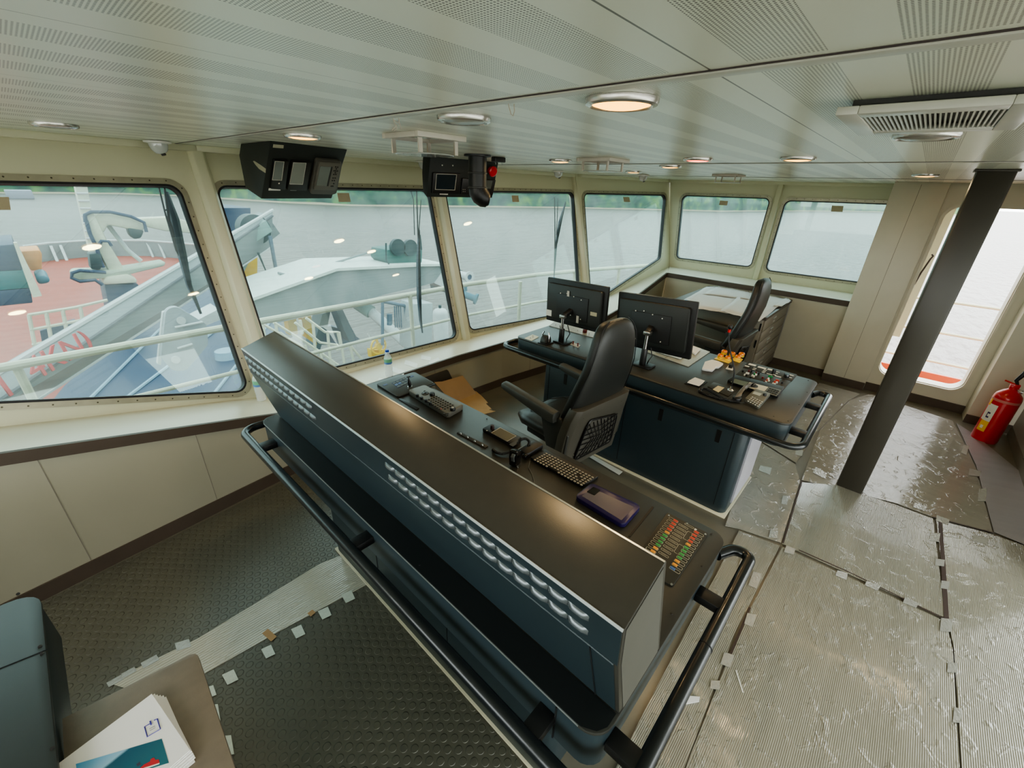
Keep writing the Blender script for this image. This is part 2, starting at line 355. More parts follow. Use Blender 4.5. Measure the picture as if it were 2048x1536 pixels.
# facets of the glazed front: (xa, ya, xb, yb, lean) with Y = ya + s (X-xa) + lean (z-.49)
FAC = [(-2.2, 2.52, .885, 3.175, .25), (.885, 3.175, 2.79, 3.17, .25), (2.79, 3.17, 4.85, 3.015, .25), (4.85, 3.015, 6.62, 2.60, .21)]
def fplane(f):
    xa, ya, xb, yb, l = f; s = (yb-ya)/(xb-xa)
    o = Vector((xa, ya-.19*l, .30)); u = Vector((1, s, 0)); w = Vector((0, l, 1)); return o, u, w
def local2(M, p): q = M.inverted() @ p; return (q.x, q.y)
def window(n, M, normal, px, rad, fl=.032, wipe=None):
    """px: pane corners seen from inside; returns the hole loop in the facet frame"""
    o = M.translation; pane = [local2(M, apl(x, y, o, normal)) for x, y in px] if isinstance(px[0], tuple) else px
    def off(poly, d):
        P = [Vector(p) for p in poly]; n_ = len(P); area = sum(P[i-1].x*P[i].y-P[i].x*P[i-1].y for i in range(n_)); sg = 1 if area > 0 else -1; out = []
        for i in range(n_):
            a, b, c = P[i-1], P[i], P[(i+1) % n_]; e1 = (b-a).normalized(); e2 = (c-b).normalized()
            n1 = Vector((e1.y, -e1.x))*sg; n2 = Vector((e2.y, -e2.x))*sg; bis = (n1+n2).normalized(); out.append(b+bis*(d/max(.3, bis.dot(n1))))
        return out
    hole = round_poly(off(pane, .012), [r+.01 for r in rad]); g_in = round_poly(pane, rad); fo = round_poly(off(pane, .012+fl), [r+.035 for r in rad])
    w = thing('window_%d' % n, None, None, tuple(M @ Vector((*(sum((Vector(p) for p in pane), Vector((0, 0)))/len(pane)), 0))), kind='structure')
    T = lambda z: M @ Matrix.Translation((0, 0, z))
    plate_mesh('frame', fo, [hole], .008, T(.004), STEEL, w)
    plate_mesh('gasket', round_poly(off(pane, .013), [r+.01 for r in rad]), [g_in], .05, T(-.018), RUBBER, w)
    plate_mesh('glass_pane', round_poly(off(pane, .006), rad), [], .004, T(-.03), GLASS, w)
    mb = MB(); loop = round_poly(off(pane, .012+fl*.55), [r+.02 for r in rad], 3); P = [Vector(p) for p in loop]; step = .085; acc = 0
    for i in range(len(P)):
        a, b = P[i], P[(i+1) % len(P)]; l = (b-a).length; t = (step-acc) % step
        while t < l:
            q = a+(b-a)*(t/l); mb.cyl(M @ Vector((q.x, q.y, .008)), M @ Vector((q.x, q.y, .0105)), .0042, .003, 8); t += step
        acc = (acc+l) % step
    mb.done('frame_bolts', mat('aged_bolt', (.10, .09, .06), .4, .6), w)
    return hole
PXW = {1: [(-480, 823), (495, 781), (355, 373), (-330, 392)], 2: [(558, 761), (912, 673), (857, 381), (434, 374.6)], 3: [(941, 659.5), (1160, 620), (1146, 386.5), (891, 383)], 4: [(1183, 607), (1320, 516), (1331, 391), (1168, 388)]}
PXW[1][0] = None
FM = []
for i, f in enumerate(FAC):
    o, u, w = fplane(f); M = frameM(o, u, w); nrm = M.to_3x3() @ Vector((0, 0, 1)); FM.append((M, nrm))
    L_ = (Vector((f[2]-f[0], f[3]-f[1]))).length; ht = (H+.02-.30)*math.sqrt(1+f[4]**2)
    px = PXW[i+1]
    if i == 0:
        pts = [local2(M, apl(x, y, o, nrm)) for x, y in px[1:3]]; tl = local2(M, apl(0, 381, o, nrm)); bl = local2(M, apl(0, 802.5, o, nrm)); tr, br = pts[1], pts[0]
        k = (tr[1]-tl[1])/(tr[0]-tl[0]); kb = (br[1]-bl[1])/(br[0]-bl[0]); xl = br[0]-2.05
        pane = [(xl, br[1]-kb*2.05), br, tr, (xl, tr[1])]
    else: pane = [local2(M, apl(x, y, o, nrm)) for x, y in px]
    hole = window(i+1, M, nrm, [Vector(p) for p in pane], [.06]*4)
    plate_mesh('wall_front' if i == 0 else 'wall_front.%03d' % i, [(-.01, 0), (L_+(.2 if i == 3 else .01), 0), (L_+(.2 if i == 3 else (.10 if i == 0 else .01)), ht), (-.12 if i == 3 else -.01, ht)], [hole], .03, M @ Matrix.Translation((0, 0, -.0155)), WALL, kind='structure')
# right-hand wall with two windows (X = 6.46)
o = Vector((6.6, -.2, .5)); MRW = frameM(o, (0, 1, 0), (0, 0, 1)); nr = MRW.to_3x3() @ Vector((0, 0, 1))
MR2 = frameM(Vector((6.6, 3.1, .5)), (0, -1, 0), (0, 0, 1)); nr = MR2.to_3x3() @ Vector((0, 0, 1))
W5 = [(1353.7, 515), (1501, 533), (1539.6, 398), (1366, 392)]; W6 = [(1532, 539.6), (1760, 569), (1830, 411.5), (1572.4, 402.3)]
h5 = window(5, MR2, nr, [Vector(local2(MR2, ax(x, y, 6.6))) for x, y in W5], [.06]*4)
h6 = window(6, MR2, nr, [Vector(local2(MR2, ax(x, y, 6.6))) for x, y in W6], [.06]*4)
plate_mesh('wall_right', [(.49, 0), (3.3, 0), (3.3, H-.5+.02), (.165, H-.5+.02)], [h5, h6], .03, MR2 @ Matrix.Translation((0, 0, -.0155)), WALL, kind='structure')
# mullion posts between the windows
def post_on(name, f, X, w=.05, d=.045, z0=.4):
    xa, ya, xb, yb, l = f; s = (yb-ya)/(xb-xa); y = lambda X_, z: ya+s*(X_-xa)+l*(z-.49)
    mb = MB(); mb.prism([(X-w, y(X, z0)+.075, z0), (X-w, y(X, z0)-d*.4, z0), (X-w*.55, y(X, z0)-d, z0), (X+w*.55, y(X, z0)-d, z0), (X+w, y(X, z0)-d*.4, z0), (X+w, y(X, z0)+.075, z0)], (0, l*(H-z0), H-z0))
    return S(mb.done(name, WALL, bev=.006))
post_on('trim_9', FAC[1], .885, .05, .05); post_on('trim_10', FAC[2], 2.80, .05, .05); post_on('trim_11', FAC[2], 4.86, .05, .06)
mb = MB(); mb.box(6.54, 6.61, 1.435, 1.495, .9, H); S(mb.done('trim_12', WALL, bev=.012))
# cornice strip under the ceiling edge
for i, f in enumerate(FAC):
    y = lambda X, z: f[1]+(f[3]-f[1])/(f[2]-f[0])*(X-f[0])+f[4]*(z-.49)
    mb = MB(); mb.prism([(f[0], y(f[0], 2.09)-.05, 2.085), (f[0], y(f[0], 2.09)+.03, 2.085), (f[0], y(f[0], 2.12)+.03, 2.12), (f[0], y(f[0], 2.12)-.06, 2.12)], (f[2]-f[0], f[3]-f[1], 0)); S(mb.done('trim_%d' % (13+i), WALL, bev=.003))
mb = MB(); mb.box(6.52, 6.61, -.1, 2.95, 2.085, 2.12); S(mb.done('trim_17', WALL, bev=.003))
# sill: front edge polyline with heights, back runs beyond the glazed plane
FE = [(-2.2, 2.44, 1.02), (-1.2, 2.565, 1.02), (-.36, 2.67, .814), (.85, 2.82, .495), (1.6, 2.845, .49), (2.4, 2.845, .49), (3.0, 2.815, .49), (3.6, 2.73, .49), (4.72, 2.62, .49), (5.0, 2.59, .55), (6.0, 2.468, .915)]
def facetY(X, z):
    for f in FAC:
        if X <= f[2]+1e-6: return f[1]+(f[3]-f[1])/(f[2]-f[0])*(X-f[0])+f[4]*(z-.49)
    return 2.7
mb = MB(); A = []; B = []
for x, y, z in FE:
    A.append((x, y, z)); B.append((x if x < 5.99 else 6.62, facetY(min(x if x < 5.99 else 6.6, 6.6), z)+.02, z))
for i in range(len(FE)-1):
    a, b, c, d = A[i], A[i+1], B[i+1], B[i]; mb.quad(a, b, c, d)
S(mb.done('trim_18', SILL, smooth=False))
mb = MB(); mb.prism([(6.0, -.05, .885), (6.0, 2.468, .885), (6.61, 2.70, .885), (6.61, -.05, .885)], (0, 0, .03)); S(mb.done('trim_19', SILL))
# brown edge strip along the sill front, wall panel below and baseboard
def ribbon(name, pts, z0f, z1f, m, off=0, thick=.012):
    mb = MB()
    for (x0, y0, h0), (x1, y1, h1) in zip(pts, pts[1:]):
        mb.quad((x0, y0+off, z0f(h0)), (x1, y1+off, z0f(h1)), (x1, y1+off, z1f(h1)), (x0, y0+off, z1f(h0)))
        mb.quad((x0, y0+off, z1f(h0)), (x1, y1+off, z1f(h1)), (x1, y1+off+thick, z1f(h1)), (x0, y0+off+thick, z1f(h0)))
        mb.quad((x0, y0+off, z0f(h0)), (x1, y1+off, z0f(h1)), (x1, y1+off+thick, z0f(h1)), (x0, y0+off+thick, z0f(h0)))
    return S(mb.done(name, m, smooth=False))
ribbon('trim_20', FE, lambda h: h-.058, lambda h: h+.003, STRIP, -.004, .02)
ribbon('wall_left', FE, lambda h: -.01, lambda h: h-.05, PANEL, .012, .01)
ribbon('baseboard_front', FE, lambda h: 0, lambda h: .085, STRIP, .002, .012)
mb = MB(); mb.box(5.996, 6.016, -.05, 2.468, .857, .918); S(mb.done('trim_21', STRIP))
mb = MB(); mb.box(6.012, 6.03, -.1, 2.48, -.01, .9); S(mb.done('wall_right.001', mat('beige_panel_lit', (.54, .52, .42), .4, noise_a=.05)))  # lighter copy of the wall panel, brighter light toned into the colour
mb = MB(); mb.box(5.998, 6.012, -.1, 2.48, 0, .085); S(mb.done('baseboard_right', STRIP))
SEAM = mat('panel_seam', (.22, .20, .16), .6)
mb = MB()
for x in (-.86, -.27, .33, 1.2, 2.15, 3.4):
    for (x0, y0, h0), (x1, y1, h1) in zip(FE, FE[1:]):
        if x0 <= x < x1: t = (x-x0)/(x1-x0); mb.box(x-.0015, x+.0015, y0+(y1-y0)*t+.0105, y0+(y1-y0)*t+.013, .086, h0+(h1-h0)*t-.06)
S(mb.done('trim_22', SEAM))
# white casing column beside the door, door wall, door, short wall
CW = mat('column_casing', (.66, .64, .54), .35, noise_a=.05)
mb = MB(); mb.box(5.89, 6.62, -.07, .335, 0, H); S(mb.done('wall_right.002', CW, bev=.004))
mb = MB(); mb.box(5.872, 5.889, -.068, .333, 0, .085); S(mb.done('baseboard_right.001', STRIP))
mb = MB(); mb.box(5.888, 5.8895, .13, .133, .09, H-.02); S(mb.done('trim_23', SEAM))
MD = frameM(Vector((5.95, 0, 0)), (0, -1, 0), (0, 0, 1))
dh = [Vector(p) for p in rrect(.115, .80, .215, 1.925, .11, 8)]
plate_mesh('wall_right.003', [(-.2, 0), (1.0, 0), (1.0, H), (-.2, H)], [dh], .06, MD @ Matrix.Translation((0, 0, -.03)), CW, kind='structure')
d1 = thing('door_1', None, None, (5.95, -.46, .2), kind='structure')
plate_mesh('coaming', rrect(.095, .82, .195, 1.945, .125, 8), [dh], .02, MD @ Matrix.Translation((0, 0, .012)), CW, d1)
plate_mesh('coaming_rim', rrect(.115, .80, .215, 1.925, .11, 8), [rrect(.122, .793, .222, 1.918, .103, 8)], .16, MD @ Matrix.Translation((0, 0, -.09)), CW, d1)
mb = MB(); mb.box(5.93, 5.95, -1.0, -.07, 0, .085); S(mb.done('baseboard_right.002', STRIP))
mb = MB(); mb.box(5.72, 6.0, -1.4, -.885, 0, H); S(mb.done('wall_right.004', CW, bev=.004))
mb = MB(); mb.box(5.705, 5.72, -1.3, -.883, 0, .085); S(mb.done('baseboard_right.003', STRIP))
GW = mat('grey_wall_panel', (.33, .32, .28), .45, noise_a=.08, noise_s=90)
mb = MB(); mb.box(3.4, 5.66, -1.30, -1.185, .09, H); S(mb.done('wall_back', GW, bev=.004))
mb = MB(); mb.box(3.4, 5.66, -1.29, -1.18, 0, .09); S(mb.done('baseboard_back', mat('grey_skirting', (.16, .15, .12), .5)))
mb = MB(); mb.box(3.4, 3.404, -1.1845, -1.183, .5, .504); mb.box(4.69, 4.693, -1.1853, -1.1835, .09, H); S(mb.done('trim_24', SEAM))
# door lever bar on the door edge, seen against the water
t = thing('door_stay', 'slim brown stay bar hanging in the open doorway beside the casing column', 'door stay', (5.98, -.13, 1.2))
MB().tube([(5.99, -.118, 1.18), (5.99, -.13, 1.30), (5.99, -.155, 1.44), (5.99, -.165, 1.47), (5.99, -.15, 1.485)], .008).done('bar', STRIP, t)
MB().box(5.985, 5.999, -.125, -.112, 1.15, 1.19).done('bracket', STEELB, t)
# post
p = thing('support_post', 'dark brown square steel post standing from floor to ceiling in front of the doorway', 'post', (3.64, -.2, 0))
mb = MB(); mb.box(3.56, 3.71, -.275, -.122, 0, H-.001); mb.done('post_shaft', POST, p, bev=.012)
mb = MB(); mb.box(3.55, 3.72, -.285, -.112, H-.012, H-.001); mb.done('collar', POST, p, bev=.003)
# ------------------------------------------------------------------ outside: river, far bank, the ship's foredeck and gear
def water_mat():
    m = mat('muddy_river_water', (.42, .37, .31), .3, noise_a=0, spec=.22); nt, b, N, L = nodes_of(m)
    g = N.new('ShaderNodeNewGeometry'); mp = N.new('ShaderNodeMapping'); mp.inputs['Scale'].default_value = (.25, .8, 1); L.new(g.outputs['Position'], mp.inputs[0])
    n = N.new('ShaderNodeTexNoise'); n.inputs['Scale'].default_value = 1.0; n.inputs['Detail'].default_value = 6; L.new(mp.outputs[0], n.inputs['Vector'])
    bp = N.new('ShaderNodeBump'); bp.inputs['Strength'].default_value = .8; bp.inputs['Distance'].default_value = .9; L.new(n.outputs['Fac'], bp.inputs['Height']); L.new(bp.outputs['Normal'], b.inputs['Normal'])
    n2 = N.new('ShaderNodeTexNoise'); n2.inputs['Scale'].default_value = .03; n2.inputs['Detail'].default_value = 5; L.new(g.outputs['Position'], n2.inputs['Vector'])
    mx = N.new('ShaderNodeMix'); mx.data_type = 'RGBA'; mx.inputs[6].default_value = (.075, .062, .050, 1); mx.inputs[7].default_value = (.14, .12, .10, 1); L.new(n2.outputs['Fac'], mx.inputs[0]); L.new(mx.outputs[2], b.inputs['Base Color'])
    return m
WZ = -12
mb = MB(); mb.quad((-900, -700, WZ), (1600, -700, WZ), (1600, 1200, WZ), (-900, 1200, WZ)); o = mb.done('river_water', water_mat(), smooth=False); tag(o, 'muddy grey brown river surface outside the windows', 'water', kind='stuff')
def forest_mat():
    m = mat('far_forest', (.06, .14, .07), .8, noise_a=0); nt, b, N, L = nodes_of(m)
    g = N.new('ShaderNodeNewGeometry'); n = N.new('ShaderNodeTexNoise'); n.inputs['Scale'].default_value = .12; n.inputs['Detail'].default_value = 8; L.new(g.outputs['Position'], n.inputs['Vector'])
    cr = N.new('ShaderNodeValToRGB'); L.new(n.outputs['Fac'], cr.inputs[0]); e = cr.color_ramp.elements
    e[0].position = .35; e[0].color = (.012, .045, .04, 1); e[1].position = .7; e[1].color = (.13, .24, .06, 1); x = e.new(.52); x.color = (.03, .10, .06, 1)
    L.new(cr.outputs[0], b.inputs['Base Color']); return m
shore = [(-700, 384), (-300, 385), (0, 386), (240, 388), (360, 392), (450, 398), (560, 405), (700, 411), (830, 413), (1000, 414), (1150, 416), (1330, 420), (1440, 423), (1560, 422), (1700, 423), (1800, 425), (1900, 430), (1916, 430)]
base = [az(x, y, WZ) for x, y in shore]
mb = MB(); rows = []
segs = []
for a, b in zip(base, base[1:]):
    k = max(3, int((b-a).length/9))
    segs += [a+(b-a)*(i/k) for i in range(k)]
segs.append(base[-1])
for i, p in enumerate(segs):
    out = Vector((p.x, p.y, 0)).normalized(); col = []
    for j, (h, dp) in enumerate(((0, 0), (1.2, 1), (4, 2), (9, 3), (14, 8), (18, 16), (17, 60))):
        d = noise.noise(Vector((i*.35, j*.9, 3)))*(0 if j == 0 else 4); hh = h*(1+(.35*noise.noise(Vector((i*.23, j*.3, 9))) if j > 2 else 0))
        q = p+out*(dp+d*.8); col.append(mb.V((q.x, q.y, WZ+hh)))
    rows.append(col)
for a, b in zip(rows, rows[1:]):
    for j in range(6): mb.F((a[j], b[j], b[j+1], a[j+1]))
tag(mb.done('riverbank_forest', forest_mat(), ang=80), 'dense green forest lining the far river bank', 'forest', kind='stuff')
mb = MB()
MUD = mat('mud_bank', (.34, .27, .19), .8)
for a, b in zip(segs, segs[1:]):
    oa, ob = Vector((a.x, a.y, 0)).normalized(), Vector((b.x, b.y, 0)).normalized(); mb.quad(a-oa*5, b-ob*5, b+ob*6+Vector((0, 0, 1.5)), a+oa*6+Vector((0, 0, 1.5)))
tag(mb.done('mud_bank', MUD), 'bare brown mud strip at the foot of the far forest', 'river bank', kind='stuff')

SGREY = mat('ship_grey_paint', (.20, .235, .235), .5, noise_a=.08, noise_s=1); SCREAM = mat('ship_cream_paint', (.60, .60, .45), .45); SRED = mat('red_deck_paint', (.36, .05, .02), .6, noise_a=.2, noise_s=.6)
SBLUE = mat('ship_dark_blue', (.008, .035, .085), .5, noise_a=.2, noise_s=.8); SYEL = mat('ship_yellow', (.80, .48, .01), .45); STEAL = mat('ship_teal', (.008, .12, .17), .45); SDK = mat('ship_dark_green', (.008, .035, .04), .5)
SWHITE = mat('ship_white_paint', (.52, .55, .54), .45); SORNG = mat('ship_orange', (.75, .28, .06), .5)
def pxY(pts, Y, dep, mb=None):
    mb = mb or MB(); mb.prism([ay(x, y, Y) for x, y in pts], (0, dep, 0)); return mb
def tubeY(pts, Y, r, mb=None, n=8):
    mb = mb or MB(); Ys = Y if isinstance(Y, (list, tuple)) else [Y]*len(pts); mb.tube([ay(x, y, q) for (x, y), q in zip(pts, Ys)], r, n); return mb
# hull and red foredeck
t = thing('foredeck', 'red painted foredeck with grey curved bulwark, seen through the leftmost window', 'ship deck', (1, 30, -7.2))
dk = [az(x, y, -7) for x, y in ((-260, 560), (60, 528), (110, 520), (200, 512), (300, 512), (420, 522), (470, 560))]
mb = MB(); mb.prism([Vector(p) for p in dk]+[Vector((7.0, 14, -7)), Vector((-12, 14, -7))], (0, 0, -4.9)); mb.done('deck', SRED, t, smooth=False)
bw = [az(x, y, -7) for x, y in ((60, 528), (110, 520), (200, 512), (300, 512), (420, 522), (480, 545))]
mb = MB()
for a, b in zip(bw, bw[1:]): mb.prism([a, b, b+Vector((0, 0, 1.7)), a+Vector((0, 0, 1.7))], (0, .3, 0))
mb.done('bulwark', SGREY, t, smooth=False)
mb = MB()
for a, b in zip(bw, bw[1:]):
    mb.tube([a+Vector((0, .1, 1.75)), b+Vector((0, .1, 1.75))], .12, 6)
    for k in range(2): q = a+(b-a)*(k/5); mb.prism([q+Vector((0, -1.1, 0)), q+Vector((.2, -1.1, 0)), q+Vector((.2, -.1, 1.5)), q+Vector((0, -.1, 1.5))], (.05, .1, 0))
mb.done('bulwark_rail', SWHITE, t, smooth=False)
mb = MB()
for k in range(12): y = 15+k*.75; mb.box(-6, -.2, y, y+.14, -6.99, -6.9)
mb.done('deck_battens', mat('deck_batten_red', (.30, .07, .05), .6), t)  # battens in a slightly duller red than the deck
t = thing('lower_deck', 'dark blue steel deck area below the grey boom outside', 'ship deck', (4, 20, -7))
pts = [az(x, y, -6.6) for x, y in ((40, 880), (130, 770), (330, 600), (475, 520), (560, 640), (610, 760), (600, 860))]
mb = MB(); mb.prism(pts, (0, 0, -.35)); mb.done('deck_plate', SBLUE, t, smooth=False)
mb = MB()
for (x0, y0, x1, y1) in ((150, 830, 330, 650), (250, 800, 500, 610), (420, 800, 545, 640)):
    a, b = az(x0, y0, -6.6), az(x1, y1, -6.6); mb.tube([a+Vector((0, 0, .05)), b+Vector((0, 0, .05))], .07, 6)
mb.cyl(az(455, 715, -6.6), az(455, 715, -6.6)+Vector((0, 0, .4)), .55, .5, 14)
mb.done('deck_fittings', mat('ship_pale_blue', (.22, .34, .42), .5), t)
# knuckle boom crane
t = thing('deck_crane', 'cream knuckle boom crane folded on a blue pedestal on the red deck', 'crane', tuple(az(243, 620, -7)))
Y0 = 33
pxY([(208, 568), (278, 568), (270, 640), (222, 640)], Y0, 2.2).done('pedestal', SBLUE, t, bev=.1)
pxY([(206, 562), (212, 554), (255, 548), (272, 556), (276, 566), (208, 570)], Y0-.3, 2.8).done('slew_housing', SCREAM, t, bev=.12)
pxY([(143, 548), (150, 543), (235, 540), (332, 524), (330, 532), (240, 554), (160, 562), (146, 558)], Y0-.2, 1.4).done('base_boom', mat('ship_pale_green', (.42, .48, .36), .5), t, bev=.1)
pxY([(170, 432), (188, 424), (214, 480), (247, 535), (243, 549), (220, 547), (196, 500)], Y0, 1.5).done('column_boom', SCREAM, t, bev=.12)
pxY([(172, 436), (174, 427), (215, 426), (270, 434), (292, 452), (286, 462), (256, 458), (216, 450), (208, 466), (190, 452)], Y0+.1, 1.3).done('knuckle_boom', SCREAM, t, bev=.1)
pxY([(275, 437), (345, 434), (420, 455), (420, 470), (330, 462), (285, 452)], Y0+.6, 1.0).done('outer_boom', SCREAM, t, bev=.08)
pxY([(255, 456), (289, 461), (283, 476), (268, 479), (260, 470)], Y0, .9).done('hose_reel', SDK, t, bev=.1)
mb = tubeY([(171, 445), (170, 430), (182, 424), (220, 424), (262, 433), (288, 445), (293, 464)], Y0-.1, .09)
tubeY([(172, 440), (180, 468), (193, 495), (200, 520), (207, 535)], Y0-.1, .09, mb); tubeY([(212, 545), (160, 541), (144, 546), (143, 556), (160, 563), (190, 560), (205, 570)], Y0-.4, .09, mb); tubeY([(196, 493), (203, 482), (217, 483), (223, 492)], Y0-.3, .08, mb)
mb.done('hose', SBLUE, t)
pxY([(178, 508), (200, 506), (206, 530), (200, 540), (182, 538)], Y0-.2, 1).done('operator_box', SDK, t, bev=.06)
tubeY([(216, 450), (255, 500), (282, 522)], Y0+1, .12).done('stay_rod', SWHITE, t)
# mast, deck house, containers
t = thing('deck_mast', 'tall cream lattice mast standing behind the crane on the foredeck', 'mast', tuple(az(186, 520, -7)))
pxY([(148, 360), (172, 360), (200, 510), (182, 512)], 42, 1.2).done('mast_post', mat('ship_pale_cream', (.62, .64, .52), .5), t)
for k in range(9): tubeY([(150+k*3.2, 372+k*15), (173+k*2.9, 372+k*15)], 41.7, .08, None, 6).done('mast_rung', SWHITE, t)
t = thing('deck_container', 'dark blue and teal container stack at the left edge of the red deck', 'container', tuple(ay(10, 600, 26)))
pxY([(-90, 500), (27, 488), (46, 540), (-80, 548)], 26, 4).done('upper_container', SBLUE, t, bev=.05)
pxY([(-80, 546), (46, 540), (60, 576), (-75, 588)], 26, 4).done('middle_container', mat('ship_teal_paint', (.01, .14, .15), .5), t, bev=.05)
pxY([(-75, 588), (60, 576), (66, 606), (-70, 620)], 26, 4).done('lower_container', SBLUE, t, bev=.05)
pxY([(27, 486), (34, 486), (80, 583), (84, 592), (66, 595), (60, 580)], 25.6, .4).done('stair_leg', SCREAM, t)
o = pxY([(40, 503), (79, 500), (84, 508), (84, 540), (62, 542)], 30, 2).done('orange_locker', SORNG, bev=.06); tag(o, 'orange deck locker behind the dark blue containers', 'locker')
o = pxY([(70, 556), (86, 550), (100, 556), (100, 566), (78, 570)], 27, 2).done('blue_drum', STEAL, bev=.3, seg=3); tag(o, 'round blue drum lying on the red deck', 'drum')
o = MB().box(az(15, 398, WZ).x, az(70, 398, WZ).x, az(40, 398, WZ).y, az(40, 398, WZ).y+12, WZ, WZ+4).done('moored_barge', mat('barge_hull', (.30, .30, .36), .6), bev=.3); tag(o, 'distant grey barge on the river at top left', 'barge')
t = thing('deck_railing', 'cream deck railing with platform at lower left of the red deck', 'railing', tuple(ay(110, 690, 16)))
mb = MB()
for q in ([(56, 630), (150, 615), (215, 600)], [(60, 660), (150, 643), (200, 632)], [(64, 690), (130, 676), (190, 664)]): tubeY(q, 17, .045, mb, 6)
for x in (58, 92, 125, 160): tubeY([(x, 630-(x-58)*.17), (x+12, 694-(x-58)*.2)], 17, .045, mb, 6)
mb.done('rails', SCREAM, t)
pxY([(80, 662), (150, 640), (135, 668), (85, 690)], 17.5, .2).done('side_panel', SBLUE, t)
# boom with red lettering
def edge(l, r, Yl, Yr): return ay(*l, Yl), ay(*r, Yr)
E1, E2, E3 = edge((-120, 813), (545, 420), 8.0, 15.2), edge((-120, 884), (545, 432), 7.6, 15.0), edge((-120, 925), (545, 492), 8.0, 15.2)
t = thing('loading_boom', 'long grey box boom with red lettering crossing the left windows diagonally', 'boom', tuple((E2[0]+E2[1])/2))
mb = MB(); bk = Vector((.3, 1.3, -.1)); P = [E1[0], E2[0], E3[0], E3[0]+bk, E1[0]+bk]; Q = [E1[1], E2[1], E3[1], E3[1]+bk, E1[1]+bk]
a = [mb.V(p) for p in P]; b = [mb.V(p) for p in Q]; mb.F(a); mb.F(b[::-1])
for i in range(5): mb.F((a[i], a[(i+1) % 5], b[(i+1) % 5], b[i]))
mb.done('box_girder', SGREY, t, smooth=False)
mb = MB(); mb.tube(E1, .045, 6); mb.tube(E3, .035, 6); mb.done('girder_edge', SWHITE, t); MB().tube(E2, .035, 6).done('girder_seam', mat('ship_seam', (.06, .07, .08), .6), t)
d = (E2[1]-E2[0]).normalized(); up = (E1[0]-E2[0]).normalized(); TR_ = mat('red_lettering', (.62, .04, .05), .6)
def on_boom(px, py):
    n = d.cross(E1[0]-E2[0]); return apl(px, py, E2[0], n)
tp = Vector((0, 0, 0))
LT = [on_boom(x, y) for x, y in ((-2, 793), (158, 700))]; du = (LT[1]-LT[0]).normalized(); nn = d.cross(E1[0]-E2[0]).normalized(); nn = nn if nn.dot(CAM-LT[0]) > 0 else -nn; vv = Vector((0, 0, 1)); vv = (vv-du*vv.dot(du)).normalized()
text_mesh('lettering', '114KN)', .46, frameM((LT[0]+LT[1])/2+nn*.22, du, vv), TR_, t, .01)
pxY([(447, 416), (501, 416), (501, 456), (455, 470)], 22, 3).done('block', SBLUE, None).name = 'blue_deckhouse'; o = bpy.data.objects['blue_deckhouse']; tag(o, 'dark blue deckhouse block behind the boom head in the second window', 'deckhouse')
t2 = thing('boom_head', 'grey boom head housing holding a large dark cable sheave', 'boom head', tuple(ay(515, 480, 15)))
pxY([(470, 480), (532, 427), (560, 467), (512, 505), (480, 525)], 15.2, .7).done('rear_cheek', SGREY, t2); pxY([(482, 472), (532, 441), (545, 462), (506, 488)], 14.2, .3).done('front_cheek', mat('ship_mint', (.22, .33, .30), .5), t2)
c = ay(507, 458, 14.8); MB().cyl(c-Vector((0, .2, 0)), c+Vector((0, .25, 0)), .42, n=28).done('sheave', SDK, t2)
pxY([(455, 470), (485, 480), (500, 520), (480, 560), (470, 520)], 15.6, 1.2).done('neck', mat('ship_mint', (.22, .33, .30), .5), t2)
mb = tubeY([(540, 472), (553, 545), (566, 622)], 14, .055); mb.done('hanging_rod', mat('ship_slate', (.08, .13, .18), .5), t2); c = ay(566, 622, 14); MB().cyl(c, c+Vector((0, 0, .06)), .22, n=16).done('rod_foot', mat('ship_slate', (.08, .13, .18), .5), t2)
mb = tubeY([(515, 505), (540, 560), (562, 618)], 14, .018); tubeY([(517, 505), (535, 550), (560, 618)], 14, .018, mb); mb.done('rigging_wire', SDK, t2)
t = thing('steel_frame', 'tall yellow steel frame partly hidden beneath the boom head', 'frame', tuple(ay(500, 590, 17)))
pxY([(485, 525), (497, 515), (515, 513), (514, 590), (500, 590)], 17, .4).done('leg_plate', SYEL, t); pxY([(470, 528), (500, 520), (500, 535), (475, 545)], 16.8, .3).done('cross_plate', SYEL, t)
# grey gantry beam in the second window
t = thing('gantry_beam', 'big grey cranked gantry beam with pale top plate in the second window', 'beam', tuple(ay(700, 600, 11)))
pxY([(495, 606), (675, 542), (840, 533), (893, 532), (868, 566), (770, 589), (658, 622), (560, 645), (500, 650)], 11, 1.1).done('web', SGREY, t, smooth=False)
mb = MB(); P = [(495, 606), (675, 542), (840, 533), (893, 532)]
for (p, q) in zip(P, P[1:]): a, b = ay(*p, 10.9), ay(*q, 10.9); mb.prism([a, b, b+Vector((0, 2.0, 0)), a+Vector((0, 2.0, 0))], (0, 0, .07))
mb.done('top_flange', mat('ship_pale_top', (.62, .68, .62), .5), t, smooth=False)
pxY([(868, 566), (893, 532), (905, 560), (900, 580)], 11, 1.0).done('end_gusset', SWHITE, t)
mb = MB()
for x, y in ((690, 541), (759, 535)): c = ay(x, y, 11.3); mb.cyl(c, c+Vector((0, .12, 0)), .1, n=10)
mb.done('lifting_lug', SWHITE, t)
mb = tubeY([(515, 585), (640, 535), (778, 492)], 12, .03); tubeY([(556, 546), (585, 553), (590, 568)], 12, .035, mb); mb.done('cable', SGREY, t)
t = thing('deck_winch', 'dark green twin drum winch on top of the gantry beam', 'winch', tuple(ay(808, 532, 11.3)))
pxY([(775, 500), (812, 496), (845, 500), (844, 528), (836, 533), (780, 528), (773, 520)], 11.3, .9).done('housing', mat('ship_winch_green', (.012, .10, .09), .5), t, bev=.03)
for x, y in ((797, 495), (822, 496)):
    c = ay(x, y, 11.2); MB().cyl(c, c+Vector((0, .12, 0)), .24, n=24).done('drum_flange', SDK, t)
